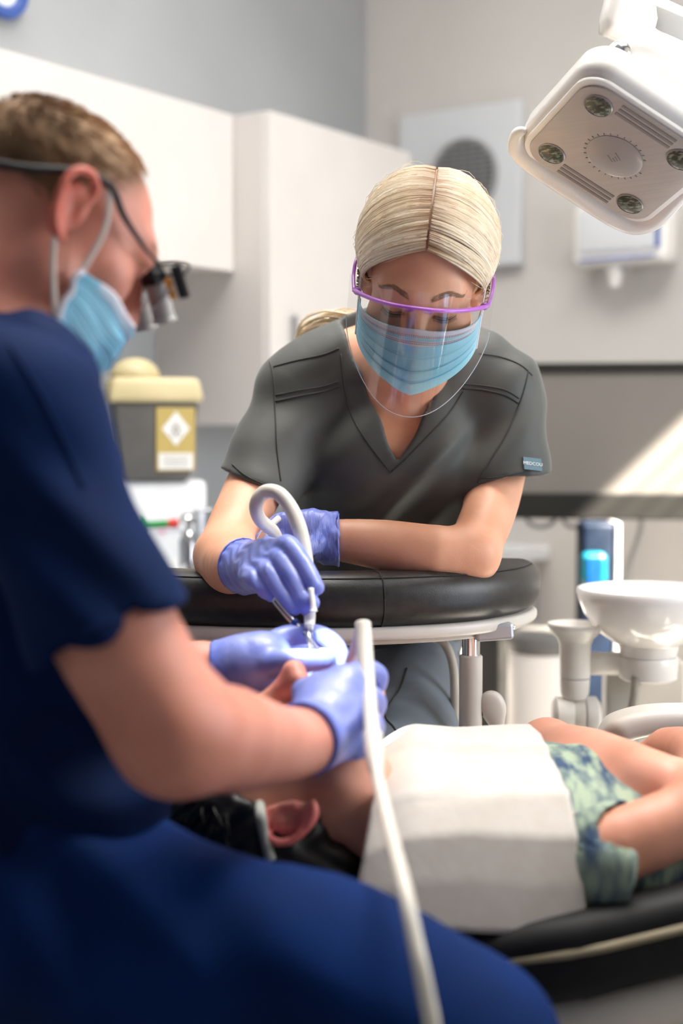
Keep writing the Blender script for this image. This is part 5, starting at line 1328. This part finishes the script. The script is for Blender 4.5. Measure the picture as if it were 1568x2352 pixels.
# mask with loops
mD, fnD = face_mask(hD, D, MT['mask_blue_deep'], hw=.079, ytop=.108, ztop=-.036, ysid=.030, zs0=-.036, zs1=-.090, ybot=.088, zbot=-.119, band=True, pleats=3, crumple=.0035)
near = 1
for s in (0, 1):
    sx = s * 2 - 1
    reparent(tube('ear_loop', [Vector(fnD(s, .04)), hD.L(sx * .082, .026, .004), hD.L(sx * .084, .008, .038)], .0030, MT['strap_white'], sides=8, flat=(hD.x, .4)), mD)
    reparent(tube('ear_loop', [Vector(fnD(s, .96)), hD.L(sx * .082, .008, -.055), hD.L(sx * .084, -.008, -.028)], .0030, MT['strap_white'], sides=8, flat=(hD.x, .4)), mD)
    reparent(tube('side_binding', [Vector(fnD(s, k / 8)) + hD.x * sx * .001 for k in range(9)], .003, MT['mask_white'], sides=6, sub=0), mD)
# loupes
lp = reparent(tube('loupe_glasses', [hD.L((i / 14 * 2 - 1) * .068, .118 - .05 * (i / 7 - 1) ** 2, .020 - .004 * (i / 7 - 1) ** 2) for i in range(15)], .0016, MT['dark_plastic'], sides=8, sub=0), D); lp['label'] = 'dark framed magnifying loupes with a headlight'
for sx in (-1, 1):
    reparent(tube('temple_arm', [hD.L(sx * .068, .068, .016), hD.L(sx * .079, .035, .024), hD.L(sx * .084, .010, .036), hD.L(sx * .083, -.018, .030), hD.L(sx * .078, -.055, .006), hD.L(sx * .055, -.092, -.010)], [.0018, .0030, .0034, .0034, .0036, .004], MT['dark_plastic'], sides=10), lp)
    def lens(i, j, sx=sx):
        a = i * 6.2832; r = j; return hD.L(sx * .034 + .028 * r * math.cos(a), .119 - .25 * abs(sx * .034 + .028 * r * math.cos(a)) ** 1.0 * .6, .004 + .018 * r * math.sin(a))
    reparent(grid('lens', lens, 28, 4, MT['lens_glass'], None, .001), lp)
    reparent(tube('lens_rim', [Vector(lens(k / 28, 1)) for k in range(29)], .0011, MT['silver_paint'], sides=6, sub=0), lp)
ld = (P(722, 1545, 1.50) - hD.L(0, .12, 0)).normalized()
def cyl(name, c, d, l, r, m, par): 
    a = d.orthogonal().normalized(); return reparent(lathe(name, c, [(r * .92, 0), (r, .002), (r, l - .004), (r * 1.12, l - .003), (r * 1.12, l), (r * .8, l)], MT[m], None, (a, d.cross(a), d), 26), par)
for px, py, Y in ((358, 652, 1.335), (318, 672, 1.40)):
    c = P(px, py, Y); cyl('barrel', c, (ld + Vector((-.1, 0, -.35))).normalized(), .036, .0105, 'grey_plastic', lp)
    reparent(box('hinge_block', c + Vector((-.004, 0, .008)), (.017, .017, .022), MT['dark_plastic'], None, ((ld.orthogonal()).normalized(), ld, ld.cross(ld.orthogonal()).normalized()), .003), lp)
hb_ = P(414, 648, 1.30)
dl = Vector((.28, 0, -.96)).normalized()
reparent(box('headlight', hb_, (.010, .014, .030), MT['dark_plastic'], None, (Vector((.96, 0, .28)), Vector((0, 1, 0)), -dl), .002), lp)
reparent(box('headlight_filter', hb_ + Vector((-.0085, 0, -.006)), (.007, .012, .020), MT['orange_glass'], None, (Vector((.96, 0, .28)), Vector((0, 1, 0)), -dl), .0015), lp)
reparent(tube('headlight_bracket', PL([(360, 610, 1.335), (400, 604, 1.32), (432, 610, 1.305), (428, 625, 1.30), (408, 634, 1.30)]), .0014, MT['dark_plastic'], sides=8), lp)
reparent(tube('headlight_bracket', PL([(352, 622, 1.335), (372, 632, 1.33), (405, 632, 1.30)]), .0014, MT['dark_plastic'], sides=8), lp)
lamp('SPOT', 'headlight_beam', hb_ + dl * .02 + (P(735, 1490, 1.52) - hb_).normalized() * .02, P(748, 1512, 1.51), 42, (.86, .92, 1), spot_size=R(13), spot_blend=.5, shadow_soft_size=.004)

# gloves of the man
S = SDF(.0020)
S.limb(PL([(690, 1700, 1.30), (722, 1690, 1.335), (755, 1665, 1.36)]), [.036, .034, .036], .012)
for q, r in ([(795, 1572, 1.385), .0165], [(818, 1612, 1.375), .016], [(826, 1660, 1.365), .015], [(822, 1708, 1.355), .0145]): S.limb([P(748, 1660, 1.36), P(*q)], [.028, r], .014)
S.limb(PL([(700, 1590, 1.40), (740, 1600, 1.385), (790, 1580, 1.385)]), [.014, .024, .018], .02)
finger_set(S, [([(796, 1570, 1.385), (832, 1540, 1.405), (866, 1550, 1.42), (868, 1572, 1.43)], [.0145, .0118, .0105, .009]),
               ([(818, 1610, 1.375), (850, 1600, 1.40), (866, 1618, 1.42), (858, 1640, 1.435)], [.0142, .0116, .010, .009]),
               ([(826, 1658, 1.365), (852, 1655, 1.39), (862, 1672, 1.41), (850, 1690, 1.425)], [.0135, .011, .0098, .0086]),
               ([(822, 1706, 1.355), (846, 1704, 1.38), (852, 1718, 1.40), (840, 1730, 1.41)], [.0125, .0102, .009, .008]),
               ([(740, 1610, 1.40), (780, 1575, 1.43), (822, 1556, 1.44), (846, 1562, 1.435)], [.0165, .0135, .0115, .010])])
cp = P(700, 1700, 1.308); cdv = P(755, 1665, 1.36) - cp
S.cut(plane_cut(cp, -cdv), .002)
gD = glove('glove', S, D, cp, cdv)
S = SDF(.0020)
S.limb(PL([(478, 1540, 1.518), (540, 1530, 1.52), (600, 1522, 1.515)]), [.0315, .0300, .032], .012)
S.limb(PL([(560, 1528, 1.515), (612, 1512, 1.522)]), [.031, .025], .014)
finger_set(S, [([(612, 1494, 1.53), (655, 1462, 1.552), (728, 1458, 1.552), (772, 1488, 1.535), (788, 1542, 1.52)], [.0155, .0122, .0112, .0110, .0095]),
               ([(616, 1512, 1.545), (680, 1492, 1.60), (735, 1512, 1.595), (748, 1556, 1.57)], [.015, .012, .0105, .0092]),
               ([(628, 1530, 1.54), (680, 1528, 1.575), (716, 1560, 1.56), (722, 1590, 1.545)], [.0145, .0118, .010, .009]),
               ([(618, 1545, 1.535), (650, 1558, 1.565), (676, 1586, 1.555)], [.0135, .0105, .0088]),
               ([(590, 1530, 1.505), (640, 1524, 1.488), (700, 1518, 1.478), (748, 1516, 1.48)], [.0185, .0145, .0128, .0108])])
cp = P(486, 1538, 1.518); cdv = Vector((1, 0, .05))
S.cut(plane_cut(cp, -cdv), .002)
gD2 = glove('glove', S, D, cp, cdv)

# dental handpiece with its cream hose running down past the knee
hpz = PL([(833, 1432, 1.43), (836, 1480, 1.415), (842, 1560, 1.385), (850, 1640, 1.345), (856, 1700, 1.31)])
hpo = empty('handpiece', hpz[2], 'cream dental handpiece held in the near blue gloved hand, its hose hanging down', 'handpiece')
reparent(tube('grip', hpz, [.0082, .0086, .0082, .0076, .0078], MT['hose_cream'], sides=18), hpo)
reparent(tube('head', PL([(832, 1436, 1.43), (820, 1478, 1.45), (800, 1530, 1.475), (788, 1556, 1.49)]), [.0072, .0062, .0052, .0044], MT['hose_cream'], sides=16), hpo)
reparent(tube('coupling', PL([(855, 1690, 1.316), (860, 1735, 1.29), (864, 1770, 1.27)]), [.0098, .0092, .0070], MT['cream_plastic'], sides=18), hpo)
reparent(tube('hose', PL([(862, 1755, 1.28), (872, 1810, 1.23), (896, 1915, 1.14), (928, 2040, 1.06), (955, 2170, 1.03), (978, 2280, 1.02), (996, 2400, 1.02), (1004, 2700, 1.04)]), [.0058, .0060, .0058, .0058, .0060, .0062, .0062, .0062], MT['hose_cream'], sides=14), hpo)

# ------------------------------------------------------------------ turn the whole room so that its walls run along the axes
bpy.context.view_layer.update()
ROT = Matrix.Rotation(A_, 4, 'Z')
for o in list(bpy.data.objects):
    if o.type == 'MESH': o.data.transform(ROT @ o.matrix_world)
roots = [o for o in bpy.data.objects if o.parent is None and o.type == 'EMPTY']
for o in bpy.data.objects:
    if o.type in ('LIGHT', 'CAMERA'): o.matrix_world = ROT @ o.matrix_world
for o in roots: o.location = ROT @ o.location
bpy.context.view_layer.update()
for o in bpy.data.objects:
    if o.type == 'MESH': o.matrix_basis = Matrix(); o.matrix_parent_inverse = o.parent.matrix_world.inverted() if o.parent and o.parent.type == 'EMPTY' else Matrix()
bpy.context.view_layer.update()
